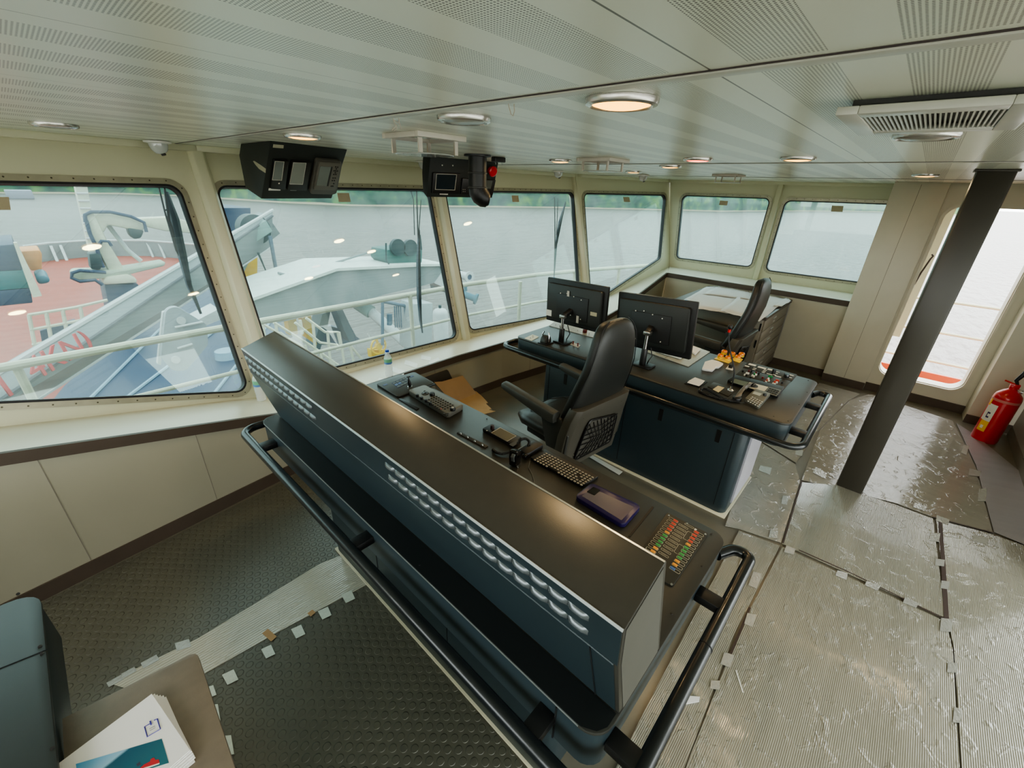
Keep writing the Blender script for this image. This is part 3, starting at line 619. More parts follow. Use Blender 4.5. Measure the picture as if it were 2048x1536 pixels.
mb = tubeY([(772, 486), (772, 520), (778, 528)], 11.1, .025); tubeY([(838, 485), (840, 470), (843, 500)], 11.1, .025, mb); mb.done('guard_bar', SDK, t)
# lower gear
t = thing('hydraulic_ram', 'fat grey hydraulic ram slanting down under the gantry beam', 'hydraulic ram', tuple(ay(775, 650, 10)))
tubeY([(740, 622), (817, 690)], [11.5, 9.6], .15, n=16).done('barrel', SWHITE, t); tubeY([(715, 606), (742, 624)], [11.8, 11.4], .2, n=14).done('ram_head', mat('ship_mint', (.22, .33, .30), .5), t)
t = thing('deck_trestle', 'pair of dark teal steel legs below the gantry beam', 'legs', tuple(ay(680, 680, 13)))
pxY([(645, 628), (661, 622), (654, 660), (640, 700), (628, 690)], 13, .6).done('leg', mat('ship_dark_teal', (.008, .05, .07), .5), t); pxY([(672, 618), (684, 616), (700, 650), (712, 672), (700, 684), (688, 660)], 13, .5).done('leg', mat('ship_dark_teal', (.008, .05, .07), .5), t)
pxY([(630, 665), (660, 652), (700, 664), (720, 678), (690, 690), (640, 690)], 13.4, .6).done('crossbeam', SBLUE, t)
t = thing('yellow_hatch_frame', 'yellow plated frame behind the cream stair railings', 'frame', tuple(ay(600, 690, 12)))
for q in ([(575, 638), (592, 634), (596, 668), (580, 670)], [(604, 636), (622, 632), (634, 690), (614, 676)]): pxY(q, 12.2, .3).done('yellow_plate', SYEL, t)
t = thing('stair_railing', 'cream stair railings running down in front of the yellow frame', 'railing', tuple(ay(640, 720, 10)))
mb = MB()
for q in ([(525, 648), (600, 690), (662, 742), (700, 790)], [(548, 645), (620, 690), (690, 740), (720, 770)], [(612, 636), (650, 664), (675, 664), (684, 700)], [(590, 645), (640, 685), (676, 690)], [(560, 665), (640, 725), (680, 770)], [(672, 700), (700, 690), (725, 720), (735, 745)]): tubeY(q, 10.2, .035, mb, 6)
for x0, y0, x1, y1 in ((525, 648, 530, 680), (552, 648, 556, 690), (600, 640, 605, 668), (626, 646, 632, 720), (655, 662, 662, 740), (678, 664, 690, 735), (700, 690, 712, 745), (610, 690, 618, 720), (640, 700, 646, 735), (664, 720, 664, 775), (664, 720, 680, 760)): tubeY([(x0, y0), (x1, y1)], 10.2, .035, mb, 6)
mb.done('rails', SCREAM, t)
pxY([(540, 680), (600, 700), (700, 800), (560, 800)], 10.6, .6).done('stair_side', mat('ship_pale_grey', (.36, .40, .40), .5), t)
t = thing('spoked_guard', 'round yellow spoked wheel guard low in the second window', 'wheel', tuple(ay(757, 692, 9.5)))
c = ay(757, 692, 9.5); mb = MB(); ring = [c+Vector((cos(k*pi/12)*.21, 0, sin(k*pi/12)*.21)) for k in range(24)]; mb.tube(ring, .028, 6, closed=True)
mb.done('rim', SYEL, t); mb = MB()
for k in range(4): a = k*pi/2+.2; mb.tube([c, c+Vector((cos(a)*.2, 0, sin(a)*.2))], .035, 6)
mb.cyl(c-Vector((0, .05, 0)), c+Vector((0, .05, 0)), .09, n=14); mb.done('spokes', SYEL, t); pxY([(742, 700), (770, 700), (768, 712), (744, 716)], 9.6, .2).done('wheel_bracket', SYEL, t)
t = thing('valve_cabinet', 'pale grey deck cabinet with pipe frame beside the white tank', 'cabinet', tuple(ay(845, 680, 9)))
pxY([(828, 608), (866, 606), (864, 690), (824, 700)], 9, .6).done('cabinet_body', mat('ship_pale_grey', (.36, .40, .40), .5), t, bev=.02)
mb = tubeY([(765, 602), (765, 690)], 9.4, .04); tubeY([(765, 602), (811, 612), (812, 660)], 9.4, .05, mb); tubeY([(779, 628), (779, 650)], 9.4, .07, mb)
for x in (789, 793, 797, 801): tubeY([(x, 612), (x+2, 655)], 9.4, .02, mb, 5)
mb.done('pipe_frame', mat('ship_slate', (.08, .13, .18), .5), t)
t = thing('gas_tank', 'white upright pressure tank with domed top outside the second window', 'tank', tuple(ay(883, 690, 8)))
c = ay(883, 690, 8); tp = ay(881, 616, 8).z; R_ = .185
MB().lathe([(R_, 0), (R_, tp-c.z-.14), (R_*.93, tp-c.z-.08), (R_*.7, tp-c.z-.03), (R_*.3, tp-c.z), (0, tp-c.z+.003)], c, 24).done('tank_shell', SWHITE, t)
MB().cyl((c.x, c.y, tp), (c.x, c.y, tp+.07), .035).done('tank_valve', SDK, t)
t = thing('flanged_pipe', 'pale grey flanged pipe end beyond the third window', 'pipe', tuple(ay(930, 554, 9.5)))
a, b = ay(918, 549, 9.7), ay(938, 554, 9.2); MB().cyl(a, b, .11, n=20).done('pipe_body', SWHITE, t); dd = (b-a).normalized(); mb = MB(); mb.lathe([(.08, 0), (.16, 0), (.16, .04), (.08, .04), (.08, 0)], b, 24, dd); mb.done('flange', SWHITE, t); MB().cyl(b-dd*.01, b+dd*.02, .08, n=20).done('bore', SBLUE, t)
t = thing('teal_valve', 'teal painted valve actuator hanging beyond the third window', 'valve', tuple(ay(944, 594, 9)))
a, b = ay(926, 588, 9.2), ay(950, 597, 8.9); MB().cyl(a, b, .10, n=16).done('actuator', STEAL, t); dd = (b-a).normalized(); MB().cyl(b, b+dd*.06, .16, n=20).done('hand_flange', STEAL, t); MB().cyl(a+Vector((.1, 0, .08)), a+Vector((.1, 0, .2)), .05).done('valve_cap', STEAL, t)
pxY([(880, 530), (925, 540), (918, 560), (924, 580), (890, 585)], 11.5, .8).done('x', SGREY, None).name = 'beam_end_block'; tag(bpy.data.objects['beam_end_block'], 'grey green block at the right end of the gantry beam', 'block')
# grey rounded link plate under the boom
t = thing('link_plate', 'pale grey rounded steel link plate hanging under the boom', 'link plate', tuple(ay(365, 740, 8.2)))
pl = round_poly([ay(x, y, 8.2) for x, y in ((332, 620), (352, 612), (415, 650), (416, 690), (372, 742), (345, 742), (322, 715))], .12)
MB().prism(pl, (0, .12, 0)).done('plate_body', mat('ship_plate_grey', (.30, .34, .36), .45), t, smooth=False)
mb = MB()
for x, y in ((362, 641), (351, 719)): c = ay(x, y, 8.2); mb.cyl(c-Vector((0, .03, 0)), c, .06, n=14)
mb.done('pin', SWHITE, t); mb = tubeY([(350, 655), (405, 644)], 8.15, .02); tubeY([(355, 697), (385, 688)], 8.15, .02, mb); mb.done('weld_bar', SWHITE, t)
pxY([(334, 622), (326, 625), (315, 728), (322, 730)], 8.3, .1).done('side_bar', SWHITE, t); pxY([(395, 640), (438, 618), (440, 640), (410, 652)], 8.6, .5).done('upper_lug', SWHITE, t)
# bridge front handrail
t = thing('bridge_handrail', 'cream tubular handrail running outside along the bridge windows', 'railing', (2.5, 5.0, -.55))
RP = [(-4, 4.95), (4.5, 5.02), (6.0, 4.85), (7.2, 4.55), (8.9, 4.0), (10.5, 2.6)]
mb = MB(); mb.tube(round_poly([Vector((x, y, .53)) for x, y in RP], .3), .036, 10); mb.done('top_rail', SCREAM, t)
mb = MB(); mb.tube(round_poly([Vector((x, y, .03)) for x, y in RP], .3), .022, 8); mb.done('middle_rail', SCREAM, t)
posts = [ay(46, 760, 5.0).x, ay(470, 680, 5.0).x, ay(822, 620, 5.0).x, ay(1008, 600, 5.0).x]
for i, x in enumerate(posts+[6.9, 8.0]):
    y = 5.0 if x < 5 else (4.64 if x < 7.5 else 4.3); MB().cyl((x, y, -.55), (x, y, .53), .03, n=8).done('rail_post', SCREAM, t)
# side deck beyond the door
t = thing('side_deck', 'orange red side deck with raised edge beyond the open doorway', 'ship deck', (6.8, -.5, -.12))
mb = MB(); mb.box(6.05, 7.3, -2.4, .6, -.14, -.10); mb.done('deck', mat('orange_deck_paint', (.62, .22, .10), .5, noise_a=.15), t)
mb = MB(); mb.box(7.2, 7.24, -2.4, .6, -.12, .0); mb.done('edge_coaming', mat('orange_coaming', (.50, .12, .06), .5), t)
t = thing('side_railing', 'cream three bar railing on the side deck outside the doorway', 'railing', (7.2, -.5, -.1))
for z in (.88, .51, .15): MB().cyl((7.2, -2.4, z), (7.2, .3, z), .016, n=8).done('rail_bar', SCREAM, t)
for y in (-.12, -1.6): MB().cyl((7.2, y, -.1), (7.2, y, .88), .018, n=8).done('rail_post', SCREAM, t)
# wipers
def wiper(i, arm, blade, links, label):
    M, n = FM[i]; o = M.translation-n*.07; f = lambda p: apl(p[0], p[1], o, n)
    t = thing('window_wiper', label, 'wiper', tuple(f(arm[0])), group=None)
    MB().tube([f(p) for p in arm], .007, 6).done('wiper_arm', RUBBER, t); MB().tube([f(p) for p in blade], .021, 6, taper=[.5]+[1.15]*(len(blade)-3)+[.75, .35]).done('wiper_blade', mat('wiper_blue_black', (.03, .06, .10), .5), t)
    mb = MB()
    for l in links: mb.tube([f(p) for p in l], .005, 6)
    mb.done('linkage', RUBBER, t)
wiper(0, [(329, 376), (338, 440), (362, 518)], [(333, 384), (350, 440), (366, 518), (378, 570), (402, 628)], [[(318, 376), (330, 425), (352, 500), (363, 520)], [(331, 420), (338, 420)]], 'black wiper hanging outside the leftmost window')
wiper(1, [(833, 382), (836, 470), (840, 530)], [(838, 460), (837, 530), (838, 590), (841, 640), (845, 666)], [[(822, 382), (827, 400), (829, 470)], [(838, 460), (842, 400)]], 'blue black wiper outside the second window, beside the winch')
wiper(2, [(1109, 395), (1110, 470), (1108, 560)], [(1131, 404), (1120, 445), (1112, 490), (1108, 556)], [[(1116, 396), (1113, 470)]], 'thin blue black wiper outside the third window')
# tan squares stuck to the panes
ST = mat('tan_sticker', (.42, .36, .24), .6)
for k, (i, x0, y0, x1, y1) in enumerate(((0, -6, 394, 19, 420), (1, 674, 386, 699, 404), (2, 1023, 391, 1037, 404), (3, 1246, 394, 1259, 404))):
    M, n = FM[i]; o = M.translation-n*.0265; mb = MB(); sk = (x1-x0)*.18
    mb.prism([apl(x0, y0, o, n), apl(x1-sk*.3, y0, o, n), apl(x1+sk*.6, y1, o, n), apl(x0+sk*.8, y1, o, n)], n*.001)
    tag(mb.done('pane_sticker', ST, smooth=False), 'tan square sticker at the top of the %s window pane' % ('leftmost', 'second', 'third', 'slant-bottomed fourth')[k], 'sticker')
for k, (x0, y0, x1, y1) in enumerate(((1440, 401, 1456, 411), (1664, 411, 1687, 424))):
    mb = MB(); mb.prism([ax(x0, y0, 6.62), ax(x1, y0+1, 6.62), ax(x1-2, y1, 6.62), ax(x0-2, y1-1, 6.62)], (-.001, 0, 0)); tag(mb.done('pane_sticker', ST, smooth=False), 'tan square sticker on the %s right-hand window pane' % ('nearer the corner', 'next to the white column')[k], 'sticker')
# ------------------------------------------------------------------ consoles
DZ = .78
def rounded_rail(pts, r, rad): return round_poly([Vector(p) for p in pts], rad, 8)
def console(label, x0, x1, y0, y1, cabx0, cabx1, caby0, caby1, rail, loc):
    t = thing('control_console', label, 'console', loc)
    mb = MB(); mb.slab(rrect(x0, x1, y0, y1, .06), DZ-.012, DZ); mb.done('desk_top', CONTOP, t, bev=.002)
    mb = MB(); mb.slab(rrect(x0+.004, x1-.004, y0+.004, y1-.004, .056), DZ-.155, DZ-.012); mb.done('desk_skirt', CON, t, bev=.002)
    mb = MB(); mb.slab(rrect(cabx0, cabx1, caby0, caby1, .05), .012, DZ-.155); mb.done('cabinet_body', CON, t, bev=.002)
    return t
A = console('long blue black near console with raised sloping hood, nearest the camera', .555, 1.46, .178, 2.29, .69, 1.30, .38, 1.95, None, (1.0, 1.2, 0))
B = console('second blue black console carrying two monitors, behind the first chair', 2.60, 3.48, .203, 2.30, 2.60, 3.20, .385, 1.97, None, (3.0, 1.25, 0))
# plinths
PL = mat('cream_plinth', (.60, .57, .42), .4)
mb = MB(); mb.box(.680, 1.29, .39, 1.94, .0035, .012); mb.done('plinth', PL, A, bev=.003)
mb = MB(); mb.box(2.58, 3.2, .37, 1.985, 0, .011); mb.done('plinth', PL, B, bev=.003)
# light side panel on console B's right end, door gaps and finger pulls on its near face
mb = MB(); mb.box(2.70, 3.14, .374, .386, .06, DZ-.16); mb.done('side_panel', mat('lilac_grey_panel', (.42, .41, .46), .3), B)
GAP = mat('black_gap', (.002, .003, .004), .7)
for y in (1.905, 1.195, .46): MB().box(2.598, 2.6005, y-.0018, y+.0018, .06, DZ-.157).done('door_gap', GAP, B)
for y, z in ((1.74, .56), (.93, .56), (.545, .56)): MB().box(2.5975, 2.6005, y-.014, y+.014, z-.045, z+.045).done('finger_pull', BLK, B)
for y in (1.45, .92): MB().box(.6885, .6905, y-.0018, y+.0018, .06, DZ-.157).done('door_gap', GAP, A)
MB().box(.5535, .5595, .303, .3065, DZ-.15, DZ-.012).done('door_gap', GAP, A)
# hand rails
def rail(t, pts, rad, brk, r=.021):
    P = round_poly([Vector(p) for p in pts], [0]+[rad]*(len(pts)-2)+[0], 8)
    MB().tube(P, r, 14).done('hand_rail', mat('rail_black_lacquer', (.010, .013, .014), .28, coat=.2), t)
    for a, b in brk:
        a, b = Vector(a), Vector(b); d = (b-a).normalized(); s = Vector((-d.y, d.x, 0))*.026
        MB().prism([a-s+Vector((0, 0, -.016)), a+s+Vector((0, 0, -.016)), a+s+Vector((0, 0, .016)), a-s+Vector((0, 0, .016))], b-a).done('rail_bracket', BLK, t, bev=.003)
RZ = .71
rail(A, [(.62, 2.28, RZ), (.62, 2.36, RZ), (.475, 2.36, RZ), (.475, .092, RZ), (1.50, .092, RZ), (1.50, .15, RZ), (1.42, .19, RZ)], .09,
     [((.56, 2.12, RZ), (.478, 2.12, RZ)), ((.56, .33, RZ), (.478, .33, RZ)), ((.62, .182, RZ), (.62, .095, RZ)), ((1.20, .182, RZ), (1.20, .095, RZ)), ((.56, 1.2, RZ), (.478, 1.2, RZ))])
rail(B, [(2.75, 2.29, RZ-.02), (2.75, 2.40, RZ-.02), (2.535, 2.40, RZ-.02), (2.535, .115, RZ-.02), (3.50, .115, RZ-.02), (3.50, .18, RZ-.02), (3.42, .21, RZ-.02)], .09,
     [((2.75, .208, RZ-.02), (2.75, .12, RZ-.02)), ((3.22, .208, RZ-.02), (3.22, .12, RZ-.02)), ((2.605, 1.3, RZ-.02), (2.538, 1.3, RZ-.02))])
MB().cyl((1.02, .0915, RZ), (1.024, .0915, RZ), .0218, n=14).done('rail_joint', GAP, A)
# hood on console A : profile in X-Z, run along Y
HP = [(.645, DZ+.001), (.562, 1.068), (.546, 1.195), (.706, 1.248), (.716, 1.243), (.872, DZ+.001)]
h = MB(); h.prism([(x, .180, z) for x, z in HP], (0, 2.075, 0)); hood = h.done('hood', mat('hood_satin_brown_black', (.045, .043, .036), .33, noise_a=.1, noise_s=30, bump=.03, bump_s=400), A, bev=.0025)
# near faces of the hood in blue black
fm = MB(); fm.prism([(.6435, .19, DZ+.004), (.5606, .19, 1.066), (.559, .19, 1.066), (.642, .19, DZ+.004)], (0, 2.055, 0)); fm.done('lower_face', CON, A)
fm = MB(); fm.prism([(.5605, .182, 1.070), (.5448, .182, 1.192), (.5436, .182, 1.192), (.5592, .182, 1.070)], (0, 2.071, 0)); fm.done('louvre_face', CON, A)
MB().prism([(.640, .245, DZ+.004), (.5578, .245, 1.066), (.5560, .245, 1.066), (.6385, .245, DZ+.004)], (0, .0025, 0)).done('panel_gap', GAP, A)
MB().prism([(.5605, .19, 1.0655), (.558, .19, 1.0655), (.558, .19, 1.0700), (.5605, .19, 1.0700)], (0, 2.06, 0)).done('crease', mat('satin_edge', (.10, .12, .13), .3), A)
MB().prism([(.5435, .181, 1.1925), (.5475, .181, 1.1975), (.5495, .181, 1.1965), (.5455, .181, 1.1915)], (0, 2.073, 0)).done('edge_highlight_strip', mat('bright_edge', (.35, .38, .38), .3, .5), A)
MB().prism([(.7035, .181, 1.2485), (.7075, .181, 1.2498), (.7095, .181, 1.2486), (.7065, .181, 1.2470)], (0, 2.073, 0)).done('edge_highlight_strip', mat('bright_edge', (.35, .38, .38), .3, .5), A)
MB().slab([(.5565, .235), (.5565, 2.235), (.575, 2.268), (.60, 2.281), (.640, 2.282), (.640, .185), (.60, .186), (.575, .20)], DZ+.0002, DZ+.0008).done('shelf_dark_reflection', mat('shelf_reflection_black', (.010, .012, .012), .4), A, smooth=False)  # dark overlay on the desk laminate, painting in its dark reflection
# shelf edge line
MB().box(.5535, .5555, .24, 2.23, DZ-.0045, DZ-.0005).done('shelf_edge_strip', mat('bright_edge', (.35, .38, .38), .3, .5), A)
# right end cheek of the hood: warm grey panel
MB().prism([(.662, .1785, DZ+.004), (.574, .1785, 1.060), (.556, .1785, 1.188), (.700, .1785, 1.238), (.856, .1785, DZ+.004)], (0, .0012, 0)).done('end_cheek', mat('cheek_warm_grey', (.095, .092, .078), .5), A)
# louvres
def louvre(y, row):
    zc = 1.158 if row else 1.108; x = .5592+(.5436-.5592)*(zc-1.07)/(1.192-1.07)
    return (x, y, zc)
LV = mat('louvre_satin_metal', (.16, .18, .19), .26, .55)
m_ = MB()
n = 7; L_ = .05
for i in range(n):   # half-hooded scoop: rounded top sweeping out of the face
    pass
def scoop():
    mb = MB(); rows = []; L2, hh, dp = .027, .0085, .0075
    for i in range(9):
        u = -1+2*i/8; e = max(0, 1-u**4)
        rows.append([mb.V((-.0006, u*L2, -hh)), mb.V((-dp*e-.0006, u*L2*.97, -hh*.55)), mb.V((-dp*.9*e-.0006, u*L2*.97, hh*.1)), mb.V((-dp*.35*e-.0006, u*L2, hh*.75)), mb.V((-.0006, u*L2, hh))])
    for a, b in zip(rows, rows[1:]):
        for j in range(4): mb.F((a[j], b[j], b[j+1], a[j+1]))
    return mb
proto = None
def place_louvres(ys):
    global proto
    for y in ys:
        for row in (0, 1):
            p = Vector(louvre(y, row))-A.location
            if proto is None: proto = scoop().done('vent_louvre', LV, A, local=True); proto.location = p
            else: inst(proto, p)
ya = [ax(x, y, .551).y for x, y in ((783, 943), (1158, 1222))]
place_louvres([ya[0]+(ya[1]-ya[0])*k/13 for k in range(14)])
yb = [ax(x, y, .551).y for x, y in ((498, 725), (622, 820))]
place_louvres([yb[0]+(yb[1]-yb[0])*k/13 for k in range(14)])
# screws on the console tops
def screws(t, pts, m=BLK, r=.004):
    sc = None
    for x, y in pts:
        if sc is None: sc = MB().cyl((0, 0, 0), (0, 0, .0015), r, r*.8, 10).done('screw', m, t, local=True); sc.location = Vector((x, y, DZ))-t.location
        else: inst(sc, Vector((x, y, DZ))-t.location)
screws(A, [(.585, 2.255), (.62, 2.27), (.575, 2.0), (.575, 1.5), (.575, .9), (1.43, 1.9), (1.43, 1.45), (1.43, .8), (1.43, .23), (1.25, .20), (1.0, .20)])
screws(B, [(3.44, .26), (3.2, .225), (2.95, .225), (2.66, .225), (2.66, .30), (2.64, .8), (2.64, 1.6)])
# ---- equipment helpers: pixel corners on the desk plane
def Pz(px, py, z=DZ): return az(px, py, z)
def pad(name, px, z0, h, m, t, bev=.002, r=.008):
    P = round_poly([Pz(x, y, z0) for x, y in px], r, 4); return MB().prism(P, (0, 0, h)).done(name, m, t, bev=bev)
def ctr(px): s = Vector((0, 0, 0)); [s.__iadd__(Pz(x, y)) for x, y in px]; return s/len(px)
def bil(px, u, v, z):
    a, b, c, d = [Pz(x, y, z) for x, y in px]; return (a*(1-u)+b*u)*(1-v)+(d*(1-u)+c*u)*v
def cells(t, px, z, nu, nv, name, m, h=.003, fu=.7, fv=.7, u0=0, u1=1, v0=0, v1=1, mats=None, rnd=.0015, skip=()):
    """grid of equal keys on a quad (corner order a,b,c,d); every key is its own part"""
    a = bil(px, u0, v0, z); ex = (bil(px, u1, v0, z)-a)/nu; ey = (bil(px, u0, v1, z)-a)/nv; first = {}
    for j in range(nv):
        for i in range(nu):
            if (i, j) in skip: continue
            mm = mats[(i, j)] if mats and (i, j) in mats else m; c = a+ex*(i+.5)+ey*(j+.5)
            if mm.name not in first:
                u, v = ex*fu/2, ey*fv/2
                o = MB().prism([-u-v, u-v, u+v, -u+v], (0, 0, h)).done(name, mm, t, local=True, bev=rnd, seg=1); o.location = c-wm(t).translation; first[mm.name] = o
            else: inst(first[mm.name], c-wm(t).translation)
def knob(t, p, r, h, m=BLK, name='knob', top=None):
    o = MB().lathe([(r, 0), (r, h*.75), (r*.85, h), (0, h)], p, 18).done(name, m, t)
    if top: MB().cyl(Vector(p)+Vector((0, 0, h)), Vector(p)+Vector((0, 0, h+.0008)), r*.5, n=14).done('knob_cap', top, o)
    return o
# console A, left joystick panel
q = [(751.7, 769.8), (829, 745.7), (869.8, 768.6), (796, 796.5)]
t = thing('joystick_panel', 'flat grey black panel with blue key grid and upright joystick, left end of near console', 'control panel', tuple(ctr(q)))
pad('panel_plate', q, DZ, .010, DGREY, t, .003, .02)
kg = [(783.5, 766), (808.9, 754.6), (821.6, 763.5), (796, 776)]
cells(t, kg, DZ+.010, 4, 3, 'key', DGREY, .0015, .84, .84, mats={(1, 1): mat('blue_key', (.02, .05, .22), .4), (0, 1): mat('blue_key', (.02, .05, .22), .4)})
mb = MB(); a, b, c, d = [Pz(x, y, DZ+.0103) for x, y in kg]; mb.tube([a, b, c, d], .0011, 4, closed=True)
for k in (1, 2): mb.tube([a+(d-a)*k/3, b+(c-b)*k/3], .0008, 4)
for k in (1, 2, 3): mb.tube([a+(b-a)*k/4, d+(c-d)*k/4], .0008, 4)
mb.done('key_outline', mat('navy_line', (.02, .03, .14), .4), t)
for x, y in ((770, 769), (822, 752.5)): pad('marker_key', [(x-5, y+1), (x+3, y-2), (x+6, y), (x-2, y+3)], DZ+.010, .001, mat('navy_line', (.02, .03, .14), .4), t, 0, .001)
j = Pz(820, 776, DZ+.01); MB().lathe([(.016, 0), (.014, .012), (.009, .014), (0, .014)], j, 18).done('joystick_collar', CHROME, t)
MB().tube([j+Vector((0, 0, .012)), j+Vector((-.002, 0, .035)), j+Vector((-.003, .002, .06)), j+Vector((-.004, .003, .075))], .010, 12, taper=[1, 1.05, .5, .35]).done('joystick_lever', BLK, t)
MB().tube([j+Vector((-.014, .006, .076)), j+Vector((.008, 0, .076))], .0035, 8).done('joystick_handle', BLK, t)
q = [(868, 768.5), (842, 779), (845, 780.5), (871, 770)]
pad('rim_bar', q, DZ, .007, BLK, t, 0, .001)
# keypad box
q = [(850, 778), (928, 819), (895, 838), (816.5, 789)]
t = thing('control_keypad', 'long grey keypad box with round buttons, small knobs and trackball on near console', 'keypad', tuple(ctr(q)))
pad('keypad_case', q, DZ, .032, MGREY, t, .005, .018)
q2 = [(x-1, y-6) for x, y in q]
rb = None
def rbtn(u, v, r=.0065, m=DGREY, h=.004, name='round_button'):
    global rb
    p = bil(q, u, v, DZ+.032); o = MB().lathe([(r, 0), (r, h*.6), (r*.7, h), (0, h)], p, 12).done(name, m, t); return o
b0 = None
for jv in range(5):
    for iu in range(8):
        u, v = .36+iu*.058, .10+jv*.155
        if iu > 6 and jv > 3: continue
        p = bil(q, u, v, DZ+.032)-t.location
        if b0 is None: b0 = MB().lathe([(.0062, 0), (.0062, .003), (.0045, .0045), (0, .0045)], (0, 0, 0), 12).done('round_button', DGREY, t, local=True); b0.location = p
        else: inst(b0, p)
for u, v in ((.07, .18), (.12, .22), (.9, .72), (.86, .85), (.93, .85)): inst(b0, bil(q, u, v, DZ+.032)-t.location)
rbtn(.72, .70, .0068, mat('pink_button', (.30, .12, .10), .4), name='pink_button')
for k in range(4): knob(t, bil(q, .16+k*.115, .80, DZ+.032), .0085, .016, BLK)
p = bil(q, .14, .30, DZ+.032); MB().lathe([(.022, 0), (.022, .003), (.017, .004)], p, 24).done('dial_ring', DGREY, t); MB().ball(p, .012, (1, 1, .6)).done('trackball', BLKG, t)
knob(t, bil(q, .27, .16, DZ+.032), .016, .016, BLK, 'large_knob', DGREY); knob(t, bil(q, .88, .38, DZ+.032), .016, .016, BLK, 'large_knob', LGREY)
# trim slots beside the hood
q = [(913, 866), (919, 863), (977, 893), (970, 897)]
t = thing('terminal_strip', 'narrow sunken steel strip with bolts beside the hood on near console', 'fitting', tuple(ctr(q)))
pad('strip_plate', q, DZ, .004, DGREY, t, .001, .004)
for k in range(4): MB().lathe([(.006, 0), (.004, .004), (0, .005)], bil(q, .5, .1+k*.25, DZ+.004), 10).done('bolt', CHROME, t)
pad('slot_frame', [(797, 799), (802, 797), (838, 817), (833, 821)], DZ, .004, BLK, t, .001, .003)
# screen unit with knob
q = [(985, 851.7), (1043, 881), (1024, 896), (964.6, 863)]
t = thing('display_unit', 'black box with gold tinted screen and one knob, middle of near console', 'display', tuple(ctr(q)))
dc = pad('display_case', q, DZ, .020, BLK, t, .003, .006)
s = [(982, 865.5), (1000, 855), (1033, 872), (1014.5, 883)]
s = [(x, y) for x, y in s]; pad('screen_border', s, DZ+.020, .0008, LGREY, dc, 0, .001)
cx = sum(x for x, y in s)/4; cy = sum(y for x, y in s)/4; pad('screen', [(cx+(x-cx)*.94, cy+(y-cy)*.93) for x, y in s], DZ+.0209, .0006, mat('gold_screen', (.13, .115, .075), .25), dc, 0, .001)
knob(t, bil(q, .10, .30, DZ+.020), .011, .022, mat('dark_maroon_plastic', (.03, .012, .012), .4), 'rotary_knob'); MB().lathe([(.004, 0), (.004, .002), (0, .002)], bil(q, .06, .72, DZ+.020), 10).done('small_button', LGREY, t)
pad('marking_plate', [(1018, 889), (1034, 880), (1041, 884), (1026, 893.5)], DZ+.020, .0008, DGREY, t, 0, .001)
# microphone handset with coiled cord
t = thing('handset_microphone', 'black and silver fist microphone standing beside its coiled cord on near console', 'microphone', tuple(Pz(1028, 928)))
c = Pz(1028, 930, DZ)
MB().prism(round_poly([c+Vector((-.022, .012, .002)), c+Vector((.020, .020, .002)), c+Vector((.026, .022, .07)), c+Vector((-.012, .018, .085)), c+Vector((-.026, .012, .055))], .01), (.012, -.034, 0)).done('mic_body', BLKG, t, bev=.004)
MB().prism(round_poly([c+Vector((-.020, .010, .012)), c+Vector((-.010, .012, .080)), c+Vector((-.024, .012, .055))], .003), (.004, -.026, .001)).done('mic_face', mat('pewter', (.25, .28, .30), .25, .6), t, bev=.002)
MB().lathe([(.004, 0), (.007, 0), (.007, .002), (.004, .002)], c+Vector((-.004, -.026, .008)), 14, (0, -1, .3)).done('mic_ring', CHROME, t)
def coil(p, r=.006, pitch=.0042, wr=.0016, name='coiled_cord', par=None, m=BLK):
    P = round_poly([Vector(x) for x in p], [0]+[.03]*(len(p)-2)+[0], 8); pts = []; 
    seg = [(b-a).length for a, b in zip(P, P[1:])]; tot = sum(seg); n = int(tot/pitch*8); prev = None
    for k in range(n+1):
        s = tot*k/n; i = 0
        while i < len(seg)-1 and s > seg[i]: s -= seg[i]; i += 1
        q = P[i]+(P[i+1]-P[i])*(s/seg[i]); d = (P[i+1]-P[i]).normalized(); u = d.orthogonal().normalized() if prev is None else (prev-d*prev.dot(d)).normalized(); prev = u; v = d.cross(u)
        a = k*2*pi/8; pts.append(q+u*cos(a)*r+v*sin(a)*r)
    return MB().tube(pts, wr, 5).done(name, m, par)
coil([Pz(985, 899, DZ+.008), Pz(992, 905, DZ+.01), Pz(1004, 908, DZ+.01), Pz(1020, 904, DZ+.014)], par=t)
coil([Pz(1034, 888, DZ+.03), Pz(1040, 880, DZ+.05), Pz(1052, 876, DZ+.055), Pz(1060, 884, DZ+.04), Pz(1056, 892, DZ+.025)], par=t)
MB().tube([c+Vector((0, 0, .07)), Pz(1036, 899, DZ+.05), Pz(1052, 889, DZ+.035), Pz(1054, 886, DZ+.035)], .0018, 6).done('cord_lead', MGREY, t)
q = [(1037, 906), (1067, 889), (1088, 897), (1053, 919)]
t = thing('microphone_cradle', 'black wedge shaped microphone cradle between handset and keyboard', 'cradle', tuple(ctr(q)))
pad('cradle_body', q, DZ, .028, BLK, t, .006, .012); pad('cradle_clip', [(1043, 916), (1052, 911), (1058, 915), (1050, 921)], DZ+.004, .02, BLKG, t, .004, .005)
